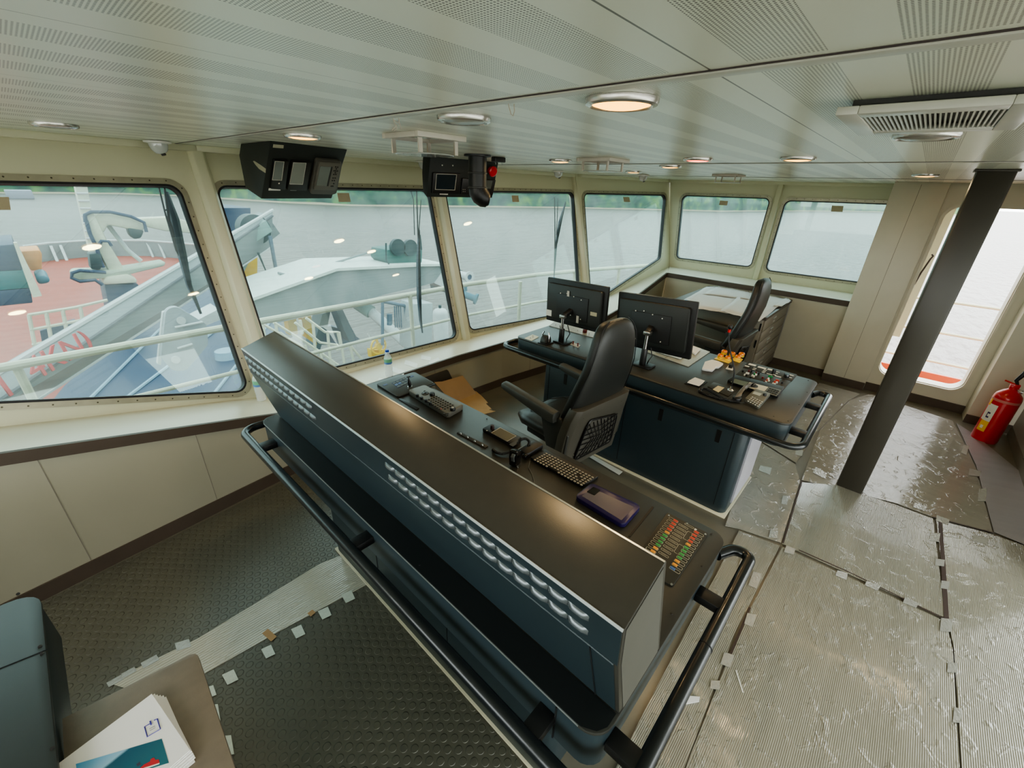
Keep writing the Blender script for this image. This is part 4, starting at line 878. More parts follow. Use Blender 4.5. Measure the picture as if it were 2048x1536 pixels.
# keyboard
q = [(1060, 920), (1091, 903), (1197, 957), (1165, 977)]
t = thing('backlit_keyboard', 'slim black keyboard with pale keys in the middle of near console', 'keyboard', tuple(ctr(q)))
pad('keyboard_base', q, DZ, .016, BLK, t, .003, .006)
KEY = mat('pale_keycap', (.26, .24, .20), .4)
cells(t, q, DZ+.016, 6, 16, 'key', KEY, .0045, .60, .62, .06, .94, .03, .97, rnd=.001, skip={(0, 5), (0, 6), (0, 7), (3, 12), (2, 13)})
o = MB().tube([Pz(1060, 922, DZ+.006), Pz(1057, 935, DZ+.003), Pz(1064, 948, DZ+.002), Pz(1068, 962, DZ+.002), Pz(1068, 975, DZ+.002)], .0016, 6).done('keyboard_cable', MGREY, t)
# tablet-like display
q = [(1148, 1000), (1183, 973), (1282, 1019), (1246, 1060)]
t = thing('framed_display', 'purple blue framed flat display lying right of the keyboard on near console', 'display', tuple(ctr(q)))
dc = pad('display_case', q, DZ, .022, mat('indigo_plastic', (.018, .010, .075), .3), t, .004, .022)
s = [(1163, 992), (1187, 977.5), (1268, 1014.5), (1243, 1041)]; pad('screen', s, DZ+.022, .0008, mat('lilac_grey_screen', (.11, .10, .13), .25), dc, 0, .004)
pad('screen_notch', [(1173, 984), (1187, 974), (1201, 981), (1189, 991)], DZ+.0228, .001, BLKG, dc, 0, .004)
pad('seam_panel', [(1256, 1073), (1304, 1013), (1308, 1015), (1260, 1075)], DZ, .002, BLK, t, 0, .001)
# alarm panel
q = [(1262, 1128), (1335, 1026), (1417, 1068), (1345, 1174.5)]
t = thing('alarm_panel', 'square black alarm panel with red, green and amber lights on near console', 'alarm panel', tuple(ctr(q)))
pad('panel_plate', q, DZ, .006, CONTOP, t, .0015, .01)
for u, v in ((.95, .03), (.95, .97), (.06, .97), (.5, .99)): MB().cyl(bil(q, v, u, DZ+.006), bil(q, v, u, DZ+.0075), .004, n=10).done('screw', STEELB, t)
LW = mat('label_line_white', (.62, .60, .48), .5); z6 = DZ+.0062
La = Pz(1351, 1042, z6), Pz(1306, 1103, z6)      # left lamp column, top to bottom
Lb = Pz(1393, 1065, z6), Pz(1345, 1137, z6)
cols = [REDB]*4+[ORANGEB]+[GREENB]*4+[ORANGEB]*2
ux = (Lb[0]-La[0]).normalized(); first = {}
def lamp(c, m, w=.017, h=.0125):
    ey = (La[1]-La[0]).normalized()
    o = MB().prism([c-ux*w/2-ey*h/2, c+ux*w/2-ey*h/2, c+ux*w/2+ey*h/2, c-ux*w/2+ey*h/2], (0, 0, .003)).done('indicator_lamp', m, t, bev=.0015, seg=1)
def outline(mb, c, w, h):
    ey = (La[1]-La[0]).normalized(); mb.tube(round_poly([c-ux*w/2-ey*h/2, c+ux*w/2-ey*h/2, c+ux*w/2+ey*h/2, c-ux*w/2+ey*h/2], .003, 3), .00055, 4, closed=True)
mb = MB()
for i, m in enumerate(cols):
    c = La[0]+(La[1]-La[0])*(i/10); lamp(c, m); outline(mb, c-ux*.008, .036, .0125)
    c = Lb[0]+(Lb[1]-Lb[0])*(i/11); lamp(c, m); outline(mb, c+ux*.008, .036, .0125)
c = Lb[1]; lamp(c, BLUEB); outline(mb, c+ux*.008, .036, .0125)
for i in range(10):
    c = (La[0]+(La[1]-La[0])*((i+.3)/10)); outline(mb, c+ux*.034, .036, .0085)
for k in (.2, .62):
    c = (La[0]+(La[1]-La[0])*k)+ux*.066; outline(mb, c, .02, .05)
outline(mb, La[0]+ux*.05-(La[1]-La[0]).normalized()*.014, .035, .008)
mb.done('label_outlines', LW, t)
mb = MB(); ey = (La[1]-La[0]).normalized()
for i in range(10):
    c = (La[0]+(La[1]-La[0])*((i+.3)/10))+ux*.034; mb.prism([c-ux*.010-ey*.0006, c+ux*.010-ey*.0006, c+ux*.010+ey*.0006, c-ux*.010+ey*.0006], (0, 0, .0006))
mb.done('label_text_lines', mat('dim_label_text', (.25, .24, .19), .5), t)
c = La[0]+ux*.075-(La[1]-La[0]).normalized()*.012; MB().box(c.x-.005, c.x+.005, c.y-.004, c.y+.004, z6, z6+.001).done('emblem', WHITE, t)

# ---------------- console B equipment
q = [(1049, 677), (1065, 669), (1078, 674), (1063, 682)]
t = thing('small_label_plate', 'cream marking plate with tiny toggles at the left end of second console', 'plate', tuple(ctr(q)))
pad('plate_base', q, DZ, .002, mat('cream_plate', (.62, .60, .44), .4), t, 0, .003)
for u, v in ((.3, .5), (.55, .6), (.8, .3)): MB().lathe([(.004, 0), (.003, .010), (0, .011)], bil(q, u, v, DZ+.002), 8).done('toggle', CHROME, t)
t = thing('thruster_lever', 'black half round throttle with silver twin levers at left of second console', 'throttle lever', tuple(Pz(1091, 686)))
c = Pz(1091, 686); MB().box(c.x-.05, c.x+.05, c.y-.045, c.y+.045, DZ, DZ+.008).done('lever_base', BLK, t, bev=.003)
pts = [(c.x+.042*cos(a*pi/12), c.y-.028, DZ+.008+.062*sin(a*pi/12)) for a in range(13)]; MB().prism(pts, (0, .056, 0)).done('half_drum', DGREY, t, bev=.004)
for dy in (-.034, .034): MB().tube([(c.x-.006, c.y+dy, DZ+.02), (c.x-.004, c.y+dy, DZ+.07), (c.x+.004, c.y+dy*.7, DZ+.095)], .0065, 10).done('lever_handle', CHROME, t)
q = [(1140, 689), (1146, 685), (1161, 691), (1156, 696)]
t = thing('push_button_pair', 'small plate with two red push knobs on second console behind the first chair', 'buttons', tuple(ctr(q)))
pad('plate_base', q, DZ, .002, LGREY, t, 0, .002)
for u in (.2, .8): MB().lathe([(.007, 0), (.005, .006), (.005, .016), (.009, .02), (.007, .026), (0, .027)], bil(q, .5, u, DZ+.002), 12).done('push_knob', mat('dark_red_knob', (.14, .012, .012), .35), t)
q = [(1098, 652), (1110, 643), (1203, 668), (1191, 677)]
t = thing('switch_panel', 'thin grey panel with toggles and red cover behind the left monitor stand', 'control panel', tuple(ctr(q)))
pad('panel_plate', q, DZ, .004, mat('pale_warm_panel', (.34, .33, .29), .35), t, 0, .006)
for k in range(7): MB().lathe([(.004, 0), (.003, .012), (0, .013)], bil(q, .4+.2*(k % 2), .1+.12*k, DZ+.004), 8).done('toggle', CHROME, t)
p = bil(q, .5, .72, DZ+.004); MB().cb(p+Vector((0, 0, .015)), .03, .03, .03).done('switch_cover', mat('dark_red_knob', (.14, .012, .012), .35), t, bev=.003)
# monitors (seen from behind)
def monitor(label, px, xs, stand_px, arm_z):
    TL, TR, BR, BL = [ax(x, y, X) for (x, y), X in zip(px, xs)]
    u = ((TR-TL)+(BR-BL)).normalized(); v = ((TL-BL)+(TR-BR)).normalized(); w_ = ((TR-TL).length+(BR-BL).length)/2; h_ = ((TL-BL).length+(TR-BR).length)/2; c = (TL+TR+BR+BL)/4
    v = (v-u*v.dot(u)).normalized(); n = u.cross(v); n = n if n.dot(CAM-c) > 0 else -n
    t = thing('monitor', label, 'monitor', (Pz(*stand_px).x, Pz(*stand_px).y, DZ)); M = frameM(c, u, v)
    sgn = 1 if (M.to_3x3() @ Vector((0, 0, 1))).dot(n) > 0 else -1
    def layer(name, fw, fh, z0, z1, m, oy=0, r=.008, bev=.003, ox=0):
        mb = MB(M); z0, z1 = sorted((z0*sgn, z1*sgn)); mb.slab(rrect(ox-w_*fw/2, ox+w_*fw/2, oy-h_*fh/2, oy+h_*fh/2, r), z0, z1); return mb.done(name, m, t, bev=bev)
    layer('front_bezel', 1, 1, -.030, -.004, BLK); layer('rear_case', .90, .80, -.004, .030, mat('monitor_grey_black', (.018, .020, .018), .4), -.0, .02, .008)
    layer('screen_glass', .94, .90, -.0315, -.030, SCREEN, 0, .003, 0); mp = layer('mount_plate', .52, .52, .030, .038, BLK, -.02, .004, .001)
    mb = MB(M)
    sc = None
    for sx, sy in ((-.40, .22), (-.18, .24), (.05, .2), (.30, .16), (-.02, -.22), (.32, -.26), (-.34, -.3)):
        z = .038*sgn; MB(M).cyl((sx*w_*.5, sy*h_, z), (sx*w_*.5, sy*h_, z+.002*sgn), .0045, n=10).done('screw', WHITE, mp)
    return t, M, sgn, w_, h_, c, n
def stand(t, c, h, tgt, n):
    MB().slab(rrect(c.x-.05, c.x+.07, c.y-.08, c.y+.06, .02), DZ, DZ+.010).done('stand_base', BLK, t, bev=.003)
    MB().cyl((c.x, c.y, DZ+.01), (c.x, c.y, DZ+h*.55), .024, .022, 18).done('lower_column', BLK, t, bev=.002); MB().cyl((c.x, c.y, DZ+h*.5), (c.x, c.y, DZ+h), .013, n=16).done('upper_column', CHROME, t)
    MB().cb((c.x, c.y, DZ+h+.012), .045, .05, .028).done('clamp_head', STEELB, t, bev=.004)
    d = Vector((tgt.x-c.x, tgt.y-c.y, 0)); MB().prism([Vector((c.x, c.y-.02, DZ+h)), Vector((c.x, c.y+.02, DZ+h)), Vector((c.x, c.y+.02, DZ+h+.03)), Vector((c.x, c.y-.02, DZ+h+.03))], d*.9+Vector((0, 0, (tgt.z-DZ-h)*.5))).done('tilt_arm', BLK, t, bev=.003)
t, M, sg, w_, h_, c, n = monitor('left black monitor on chrome stand, seen from behind, stickers on its back', [(1095, 552), (1217, 577), (1207, 667), (1092, 641)], (2.92, 2.88, 2.88, 2.92), (1122, 684), 0)
stand(t, Pz(1122, 684), .21, c, n)
def sticker(t, M, sg, x0, x1, y0, y1, z, m, name='sticker'): MB(M).box(x0, x1, y0, y1, *sorted((z*sg, (z+.001)*sg))).done(name, m, t)
sx = -1 if (M.to_3x3() @ Vector((1, 0, 0))).dot(Vector((0, -1, 0))) < 0 else 1
sticker(t, M, sg, -w_*.455*sx if sx > 0 else w_*.455-.06, -w_*.455+.06 if sx > 0 else w_*.455, -h_*.36, -h_*.22, .030, WHITE)
for k, X in enumerate((-.14, .22)): sticker(t, M, sg, X*w_*.5-.012, X*w_*.5+.012, (.18 if k == 0 else -.36)*h_, (.30 if k == 0 else -.2)*h_, .038, LGREY)
sticker(t, M, sg, .30*w_, .40*w_, -.13*h_, -.05*h_, .030, mat('tan_label', (.45, .42, .3), .5)); sticker(t, M, sg, -.30*w_*1.4, -.30*w_*1.4+.02, .49*h_, .505*h_, -.02, BLUET, 'tape_tab'); sticker(t, M, sg, .38*w_, .38*w_+.02, .49*h_, .505*h_, -.02, BLUET, 'tape_tab')
p = Pz(1122, 684)
MB().tube([p+Vector((.03, -.03, .15)), p+Vector((.03, -.06, .08)), p+Vector((.02, -.04, .03)), p+Vector((.05, -.02, .012))], .004, 8).done('cable', BLK, t)
MB().tube([p+Vector((.05, .06, .12)), p+Vector((.06, .05, .05)), p+Vector((.06, .04, .012))], .003, 8).done('cable', BLK, t)
t, M, sg, w_, h_, c, n = monitor('right black monitor on chrome stand, seen from behind, beside the first chair back', [(1238, 582), (1398, 607), (1376, 718), (1229, 686)], (2.96, 2.90, 2.90, 2.96), (1284, 731), 0)
stand(t, Pz(1284, 731), .24, c, n)
sticker(t, M, sg, -.30*w_, -.30*w_+.02, .49*h_, .505*h_, -.02, BLUET, 'tape_tab'); sticker(t, M, sg, .34*w_, .34*w_+.02, .49*h_, .505*h_, -.02, BLUET, 'tape_tab')
p = Pz(1284, 731); MB().tube([p+Vector((.03, -.03, .14)), p+Vector((.03, -.05, .08)), p+Vector((.01, -.04, .05)), p+Vector((.04, -.02, .012))], .004, 8).done('cable', BLK, t)
# chart board + items
q = [(1281, 703), (1384, 689), (1420, 704.5), (1376.5, 734)]
q = [(1283, 701), (1340, 676), (1420, 704.5), (1376.5, 734)]
t = thing('chart_board', 'thin pale grey desk panel under the right monitor on second console', 'panel', tuple(ctr(q))); pad('panel_plate', q, DZ, .004, mat('pale_desk_panel', (.36, .37, .33), .28), t, 0, .004); MB().tube([bil(q, .04, .5, DZ+.0045), bil(q, .97, .5, DZ+.0045)], .001, 4).done('panel_seam_line', GAP, t)
q = [(1309, 704), (1317, 700), (1368, 714), (1361, 720)]
o = MB().prism(round_poly([Pz(x, y, DZ+.006) for x, y in q], .014, 4), (0, 0, .022)).done('white_handpiece', WHITE, bev=.008, seg=3); tag(o, 'long white rounded handpiece lying under the right monitor', 'handpiece')
q = [(1378, 702), (1384, 694), (1401, 700), (1390, 711)]
o = MB().prism([Pz(x, y, DZ+.0065) for x, y in q], (0, 0, .014)).done('paper_pad', PAPER, bev=.001); tag(o, 'small white paper pad behind the right edge of the right monitor', 'paper pad')
AMB = mat('amber_cover', (.80, .42, .03), .15, coat=.5); AMB2 = mat('yellow_label', (.85, .62, .10), .3)
for k, (x, y) in enumerate(((1440, 716), (1455, 720), (1475, 718.5), (1447.5, 708), (1463.5, 712), (1482, 713))):
    p = Pz(x, y, DZ+.004)
    if k == 0:
        j = thing('guarded_button', 'yellow and orange guarded push button, one of six on the second console', 'push button', tuple(p), group='yellow guarded push buttons')
        MB().lathe([(.021, 0), (.021, .014), (.018, .016)], (0, 0, 0), 20).done('button_body', AMB2, j, local=True); MB().lathe([(.022, .016), (.022, .026), (.018, .032), (.010, .034), (.010, .026), (0, .026)], (0, 0, 0), 20).done('button_guard', mat('orange_cover', (.75, .22, .02), .2, coat=.4), j, local=True); j0 = j
    else: dup(j0, loc=p)
t = thing('button_base_plate', 'cream plate beneath the yellow and orange guarded buttons', 'plate', tuple(Pz(1455, 719)))
pad('plate_base', [(1428, 718), (1438, 712), (1467, 721), (1457, 727)], DZ, .003, AMB2, t, 0, .004); pad('plate_base', [(1462, 720), (1470, 714), (1486, 719), (1479, 726)], DZ, .003, AMB2, t, 0, .004)
q = [(1403, 741), (1409, 727), (1423, 723), (1436, 726), (1446, 731), (1437, 738), (1432, 738), (1424, 745)]
o = MB().prism(round_poly([Pz(x, y, DZ) for x, y in q], .01, 4), (0, 0, .018)).done('folded_cloth', PAPER, bev=.005, seg=3); tag(o, 'small folded white cloth lying beside the yellow buttons', 'cloth')
q = [(1451, 738), (1457, 731), (1469, 735), (1465, 741)]
t = thing('cube_switch', 'small black cube switch on a white square plate near the yellow buttons', 'switch', tuple(ctr(q))); pad('plate_base', q, DZ, .003, WHITE, t, 0, .002); MB().cb(ctr(q)+Vector((0, 0, .016)), .026, .026, .026).done('cube_head', BLK, t, bev=.003)
q = [(1367.6, 768), (1386, 756), (1415, 764.5), (1398, 776.5)]
t = thing('note_tray', 'black square tray holding loose white paper slips on second console', 'tray', tuple(ctr(q))); pad('tray_plate', q, DZ, .004, BLK, t, .001, .003)
for k, (dx, dy) in enumerate(((0, 0), (2, -2), (-1, 1.5))):
    o = MB().prism([Pz(x+dx, y+dy, DZ+.005+k*.003) for x, y in ((1375, 764), (1388, 757), (1408, 764), (1399, 771))], (0, 0, .0015)).done('paper_slip', PAPER, smooth=False); tag(o, 'loose white paper slip stacked on the black square tray', 'paper slip', 'paper slips on the black tray')
q = [(1415, 774), (1427, 765), (1472, 780), (1456.5, 794)]
t = thing('note_board', 'black square panel with cream note at the foot of the gooseneck microphone', 'panel', tuple(ctr(q))); pad('panel_plate', q, DZ, .004, DGREY, t, .001, .003); pad('cream_note', [(1425, 779), (1436, 771.5), (1449, 775.5), (1437, 785)], DZ+.004, .0006, mat('cream_note', (.62, .55, .35), .5), t, 0, 0)
t = thing('gooseneck_microphone', 'slender black gooseneck microphone with red collar on the second console', 'microphone', tuple(Pz(1461, 781)))
b = Pz(1461, 781); X = b.x
path = [b+Vector((0, 0, .02)), ax(1466, 762, X), ax(1469, 745, X), ax(1466, 725, X), ax(1461, 705, X), ax(1457.5, 685, X), ax(1458, 664, X)]
MB().lathe([(.022, 0), (.020, .006), (.008, .012), (.007, .03), (0, .03)], b, 18).done('mic_foot', CHROME, t); MB().tube(round_poly(path, [0]+[.05]*5+[0], 5), .0048, 8).done('gooseneck', BLK, t)
top = path[-1]; MB().cyl(top-Vector((0, 0, .002)), top+Vector((0, 0, .018)), .008, .009, 14).done('red_collar', RED, t); MB().ball(top+Vector((0, 0, .034)), .014, (1, 1, 1.3)).done('mic_head', BLK, t)
# phone
q = [(1488, 803), (1508.5, 784), (1540, 793), (1517.4, 819)]
t = thing('desk_phone', 'grey keypad telephone with its handset lifted off at the near edge of second console', 'telephone', tuple(ctr(q)))
pad('phone_base', q, DZ, .026, mat('olive_grey_plastic', (.14, .14, .12), .45), t, .004, .008)
cells(t, q, DZ+.026, 4, 5, 'phone_key', LGREY, .003, .5, .62, .08, .62, .10, .90)
pad('phone_display', [(1504, 787), (1509, 783), (1524, 787.5), (1519, 792)], DZ+.027, .001, mat('lcd_grey', (.40, .42, .38), .3), t, 0, .002); knob(t, Pz(1529, 791, DZ+.026), .010, .014, BLK)
hs = [(1474, 797, .03), (1480, 790, .045), (1489, 781, .055), (1499, 775, .052), (1507, 773, .03)]
hp = [Pz(x, y, DZ+.02) for x, y, z in hs]; mb = MB(); wv = Vector((.020, -.012, 0))
for (p, q_), (h0, h1) in zip(zip(hp, hp[1:]), zip(hs, hs[1:])):
    a = Vector((p.x, p.y, DZ+h0[2])); b_ = Vector((q_.x, q_.y, DZ+h1[2])); mb.prism([a-wv, b_-wv, b_-wv-Vector((0, 0, .02)), a-wv-Vector((0, 0, .02))], wv*2)
mb.done('handset', mat('handset_taupe', (.12, .11, .095), .35), t, bev=.003)
for p in (hp[0], hp[-1]): MB().cyl((p.x, p.y, DZ+.002), (p.x, p.y, DZ+.03), .026, n=18).done('handset_cup', BLK, t, bev=.004)
coil([Pz(1472, 802, DZ+.01), Pz(1440, 798, DZ+.01), Pz(1415, 790, DZ+.01), Pz(1399, 783, DZ+.01), Pz(1400, 777, DZ+.01), Pz(1412, 777, DZ+.012), Pz(1428, 786, DZ+.014), Pz(1445, 796, DZ+.014), Pz(1462, 802, DZ+.014)], r=.007, pitch=.0065, wr=.0024, par=t)
MB().tube([Pz(1462, 802, DZ+.012), Pz(1476, 804, DZ+.010), Pz(1490, 806, DZ+.010)], .0028, 8).done('cord_lead', BLK, t)
# radio control
q = [(1454, 765), (1469.5, 755), (1567, 779), (1555, 796)]
t = thing('radio_unit', 'long black radio unit with pale display and small keypad on second console', 'radio', tuple(ctr(q)))
pad('radio_case', q, DZ, .022, BLK, t, .003, .004); s = lambda u0, u1, v0, v1: [bilp(q, u, v) for u, v in ((u0, v0), (u1, v0), (u1, v1), (u0, v1))]
def bilp(q, u, v): return ((q[0][0]*(1-u)+q[1][0]*u)*(1-v)+(q[3][0]*(1-u)+q[2][0]*u)*v, (q[0][1]*(1-u)+q[1][1]*u)*(1-v)+(q[3][1]*(1-u)+q[2][1]*u)*v)
ff = lambda u0, u1, v0, v1: [bil(q, v, u, DZ+.022) for u, v in ((u0, v0), (u1, v0), (u1, v1), (u0, v1))]
MB().prism(ff(.04, .33, .2, .8), (0, 0, .001)).done('left_window', mat('radio_window_grey', (.14, .17, .15), .15), t); MB().prism(ff(.34, .72, .15, .85), (0, 0, .001)).done('pale_display', mat('pale_radio_display', (.58, .54, .42), .3), t)
MB().prism(ff(.73, .97, .12, .88), (0, 0, .001)).done('keypad_face', MGREY, t)
P4 = ff(.75, .95, .2, .8)
for i in range(4):
    for k in range(3):
        c = (P4[0]+(P4[1]-P4[0])*((i+.5)/4))+(P4[3]-P4[0])*((k+.5)/3); MB().cb(c+Vector((0, 0, .003)), .011, .013, .004).done('radio_key', BLK, t)
# lamp / button panels
q = [(1470.5, 750.5), (1485.7, 737), (1581, 763), (1568, 778.5)]
t = thing('lamp_button_panel', 'black panel with clusters of white, red and green push buttons on second console', 'control panel', tuple(ctr(q)))
pad('panel_plate', q, DZ, .004, DGREY, t, .001, .003)
bm_ = {}
def pb(u, v, m, name='push_button'):
    p = bil(q, v, u, DZ+.004)-t.location
    if m.name not in bm_:
        o = MB().lathe([(.0065, 0), (.0065, .011), (.005, .013), (0, .013)], (0, 0, 0), 12).done(name, m, t, local=True); o.location = p; bm_[m.name] = o
    else: inst(bm_[m.name], p)
DR = mat('dark_red_knob', (.14, .012, .012), .35)
for u, v, m in ((.06, .6, BLK), (.16, .25, WHITE), (.19, .25, BLK), (.16, .5, WHITE), (.195, .5, WHITE), (.155, .85, DR), (.21, .85, BLK), (.30, .15, BLK), (.30, .4, WHITE), (.335, .35, WHITE), (.31, .65, GREENB), (.345, .6, WHITE), (.31, .85, DR), (.37, .85, BLK), (.50, .5, DR), (.585, .15, DR), (.62, .12, WHITE), (.61, .35, REDB), (.645, .35, WHITE), (.61, .55, WHITE), (.585, .85, GREENB), (.635, .85, GREENB), (.76, .15, WHITE), (.79, .15, WHITE), (.76, .4, REDB), (.80, .4, WHITE), (.765, .62, REDB), (.80, .62, REDB), (.89, .55, BLK)): pb(u, v, m)
q = [(1485.7, 735.5), (1496, 724), (1594, 750), (1583.4, 762.5)]
t = thing('rocker_switch_panel', 'grey panel with white tags and two rotary knobs on second console', 'control panel', tuple(ctr(q)))
pad('panel_plate', q, DZ, .004, DGREY, t, .001, .003)
for u, v, w2, l2 in ((.05, .35, .03, .02), (.12, .75, .05, .035), (.33, .7, .055, .03), (.52, .75, .05, .03), (.22, .35, .02, .01), (.22, .15, .02, .01), (.42, .5, .02, .01), (.42, .3, .02, .01), (.42, .1, .02, .01), (.65, .7, .025, .01), (.65, .45, .02, .01), (.64, .2, .02, .01), (.9, .75, .04, .012), (.93, .4, .02, .01), (.72, .1, .04, .015), (.55, .1, .035, .012)):
    p = bil(q, v, u, DZ+.004); MB().cb(p+Vector((0, 0, .001)), l2, w2, .002).done('white_tag', WHITE, t, bev=.0005, seg=1)
knob(t, bil(q, .35, .6, DZ+.004), .013, .034, BLK, 'rotary_knob'); knob(t, bil(q, .30, .86, DZ+.004), .018, .026, BLKG, 'rotary_knob')
# ------------------------------------------------------------------ chairs
LEA = mat('black_leatherette', (.022, .024, .022), .36, noise_a=.15, noise_s=60, bump=.12, bump_s=350, spec=.5)
SHELL = mat('taupe_chair_shell', (.075, .07, .056), .42, noise_a=.05)
PIPE = mat('seam_piping', (.006, .006, .006), .5)
def loft(secs, closed_ends=True):
    """secs: list of rings (same count)"""
    mb = MB(); R = [[mb.V(p) for p in s] for s in secs]; n = len(R[0])
    for a, b in zip(R, R[1:]):
        for i in range(n): mb.F((a[i], a[(i+1) % n], b[(i+1) % n], b[i]))
    mb.F(R[0][::-1]); mb.F(R[-1]); return mb
def sup(cx, cy, cz, w, d, n=20, e=.45):
    """superellipse ring in x (w) and y (d)"""
    out = []
    for k in range(n):
        a = 2*pi*k/n; ca, sa = cos(a), sin(a); out.append((cx+w/2*math.copysign(abs(ca)**e, ca), cy+d/2*math.copysign(abs(sa)**e, sa), cz))
    return out
def make_chair(label):
    """faces +y; origin on the floor below the seat"""
    t = thing('helm_chair', label, 'chair')
    # seat: rounded front, slightly dished
    secs = []
    for i in range(15):
        y = -.22+.50*i/14; f = i/14; w = .50+.04*sin(f*pi)-(.10*max(0, f-.8)/.2); h = .10*(1-.45*max(0, f-.82)/.18); zc = .490-.02*max(0, f-.7)/.3+.012*(1-f)
        ring = []
        for k in range(20):
            a = 2*pi*k/20; ca, sa = cos(a), sin(a); x = w/2*math.copysign(abs(ca)**.5, ca); z = zc+h/2*math.copysign(abs(sa)**.6, sa)
            if sa > .3: z -= .016*max(0, 1-(x/(w*.42))**2)
            ring.append((x, y, z))
        secs.append(ring)
    loft(secs).done('seat_cushion', LEA, t, local=True, ang=60)
    mb = MB(); mb.tube([(-.19, -.18, .532), (-.17, .18, .530), (-.08, .24, .520), (.08, .24, .520), (.17, .18, .530), (.19, -.18, .532)], .0025, 6); mb.done('seat_piping', PIPE, t, local=True)
    # backrest: swept side profile (y,z centre line), width and thickness along it
    prof = [(-.165, .48, .46, .085), (-.175, .55, .50, .10), (-.205, .66, .53, .10), (-.245, .78, .525, .095), (-.28, .90, .49, .085), (-.305, 1.00, .445, .08), (-.315, 1.10, .40, .08), (-.315, 1.19, .355, .085), (-.305, 1.25, .29, .075), (-.30, 1.285, .18, .045)]
    secs = []
    for j, (y, z, w, d) in enumerate(prof):
        y0, z0 = prof[max(0, j-1)][:2]; y1, z1 = prof[min(len(prof)-1, j+1)][:2]; tv = Vector((0, y1-y0, z1-z0)).normalized(); nv = Vector((0, tv.z, -tv.y)); ring = []
        for k in range(20):
            a = 2*pi*k/20; ca, sa = cos(a), sin(a); x = w/2*math.copysign(abs(ca)**.6, ca); q = d/2*math.copysign(abs(sa)**.75, sa)
            if sa > 0: q += .02*(abs(x)/(w/2))**3
            ring.append(tuple(Vector((x, y, z))+nv*q))
        secs.append(ring)
    bk = loft(secs).done('backrest', LEA, t, local=True, ang=60); sd = bk.modifiers.new('s', 'SUBSURF'); sd.levels = sd.render_levels = 1
    for s in (-1, 1):
        P = [Vector((s*(w/2-.004), y-.02, z)) for y, z, w, d in prof[1:]]; MB().tube(round_poly([tuple(p) for p in P], [0]+[.05]*(len(P)-2)+[0], 3), .003, 6).done('back_piping', PIPE, t, local=True)
    # taupe shell on the lower back with a framed net pocket
    def shell_ring(y, z, w): return [(-w/2, y+.07, z), (-w/2, y+.01, z), (-w/2+.035, y-.012, z), (w/2-.035, y-.012, z), (w/2, y+.01, z), (w/2, y+.07, z)]
    sh = loft([shell_ring(-.235, .30, .55), shell_ring(-.245, .42, .58), shell_ring(-.262, .55, .58), shell_ring(-.29, .68, .56), shell_ring(-.312, .76, .52)]).done('back_shell', SHELL, t, local=True, bev=.004)
    f = lambda x, z: (x, -.25-.14*(z-.34)-.010, z)
    MB().tube(round_poly([f(-.19, .36), f(.19, .36), f(.17, .60), f(-.13, .66)], .03, 3), .006, 6, closed=True).done('pocket_frame', BLK, sh, local=True)
    MB().prism([f(-.185, .365), f(.185, .365), f(.165, .595), f(-.13, .65)], (0, .004, 0)).done('pocket_back', mat('pocket_taupe', (.075, .07, .058), .7), sh, local=True)  # pocket backing in nearly the shell's own taupe
    mb = MB()
    for k in range(9):
        a = -.18+.045*k; mb.tube([Vector(f(a, .365))-Vector((0, .004, 0)), Vector(f(a*.6+.03, .50))-Vector((0, .014, 0)), Vector(f(a*.85-.01, .61 if a > 0 else .63))-Vector((0, .004, 0))], .0032, 4)
    for k in range(6):
        z = .39+.042*k; mb.tube([Vector(f(-.175+.004*k, z+.01*sin(k)))-Vector((0, .005, 0)), Vector(f(0, z-.012))-Vector((0, .015, 0)), Vector(f(.178-.003*k, z+.008))-Vector((0, .005, 0))], .0032, 4)
    mb.done('pocket_net', BLK, sh, local=True)
    for x, z in ((-.22, .70), (0, .715), (.2, .70), (-.235, .42), (.235, .42)): MB().lathe([(.005, 0), (.003, .003), (0, .003)], (x*.9, -.243-.11*(z-.34)-.022, z), 10, (0, -1, 0)).done('shell_rivet', CHROME, sh, local=True)
    # armrests
    for s in (-1, 1):
        x = s*.287; loft([sup(x, 0, 0, .01, .01, 12)] and [[(x+dx, y, z+dz) for dx, dz in ((-.034, .0), (-.030, .022), (-.012, .030), (.012, .030), (.030, .022), (.034, 0), (.028, -.02-q), (-.028, -.02-q))] for y, z, q in ((.335, .700, -.012), (.31, .702, 0), (.15, .695, .012), (0, .688, .024), (-.12, .682, .03), (-.17, .680, .02))]).done('armrest_pad', mat('armrest_grey', (.055, .056, .050), .5, bump=.05, bump_s=300), t, local=True, bev=.004)
        MB().prism([(x-s*.02-.016, -.02, .66), (x-s*.02-.016, -.20, .67), (x-s*.02-.016, -.27, .58), (x-s*.02-.016, -.25, .40), (x-s*.02-.016, -.14, .34), (x-s*.02-.016, -.08, .46)], (.032, 0, 0)).done('arm_bracket', DGREY, t, local=True, bev=.006)
        MB().tube([(x-s*.04, -.05, .46), (x-s*.03, .02, .50), (x-s*.045, .05, .46)], .004, 6).done('adjuster_lever', CHROME, t, local=True)
    MB().box(-.20, .20, -.20, .18, .375, .425).done('seat_pan', BLK, t, local=True, bev=.01)
    MB().slab(rrect(-.10, .10, -.12, .10, .02), .31, .376).done('swivel_block', BLK, t, local=True, bev=.006)
    MB().cyl((0, 0, .05), (0, 0, .32), .055, .045, 24).done('pedestal', DGREY, t, local=True); MB().lathe([(.24, 0), (.24, .012), (.20, .028), (.06, .05), (0, .05)], (0, 0, 0), 32).done('floor_base', DGREY, t, local=True)
    for k in range(3): MB().cyl((.20*s*.0+.215, -.1+.08*k, .40), (.235, -.1+.08*k, .40), .018, n=14).done('adjuster_knob', BLK, t, local=True)
    return t
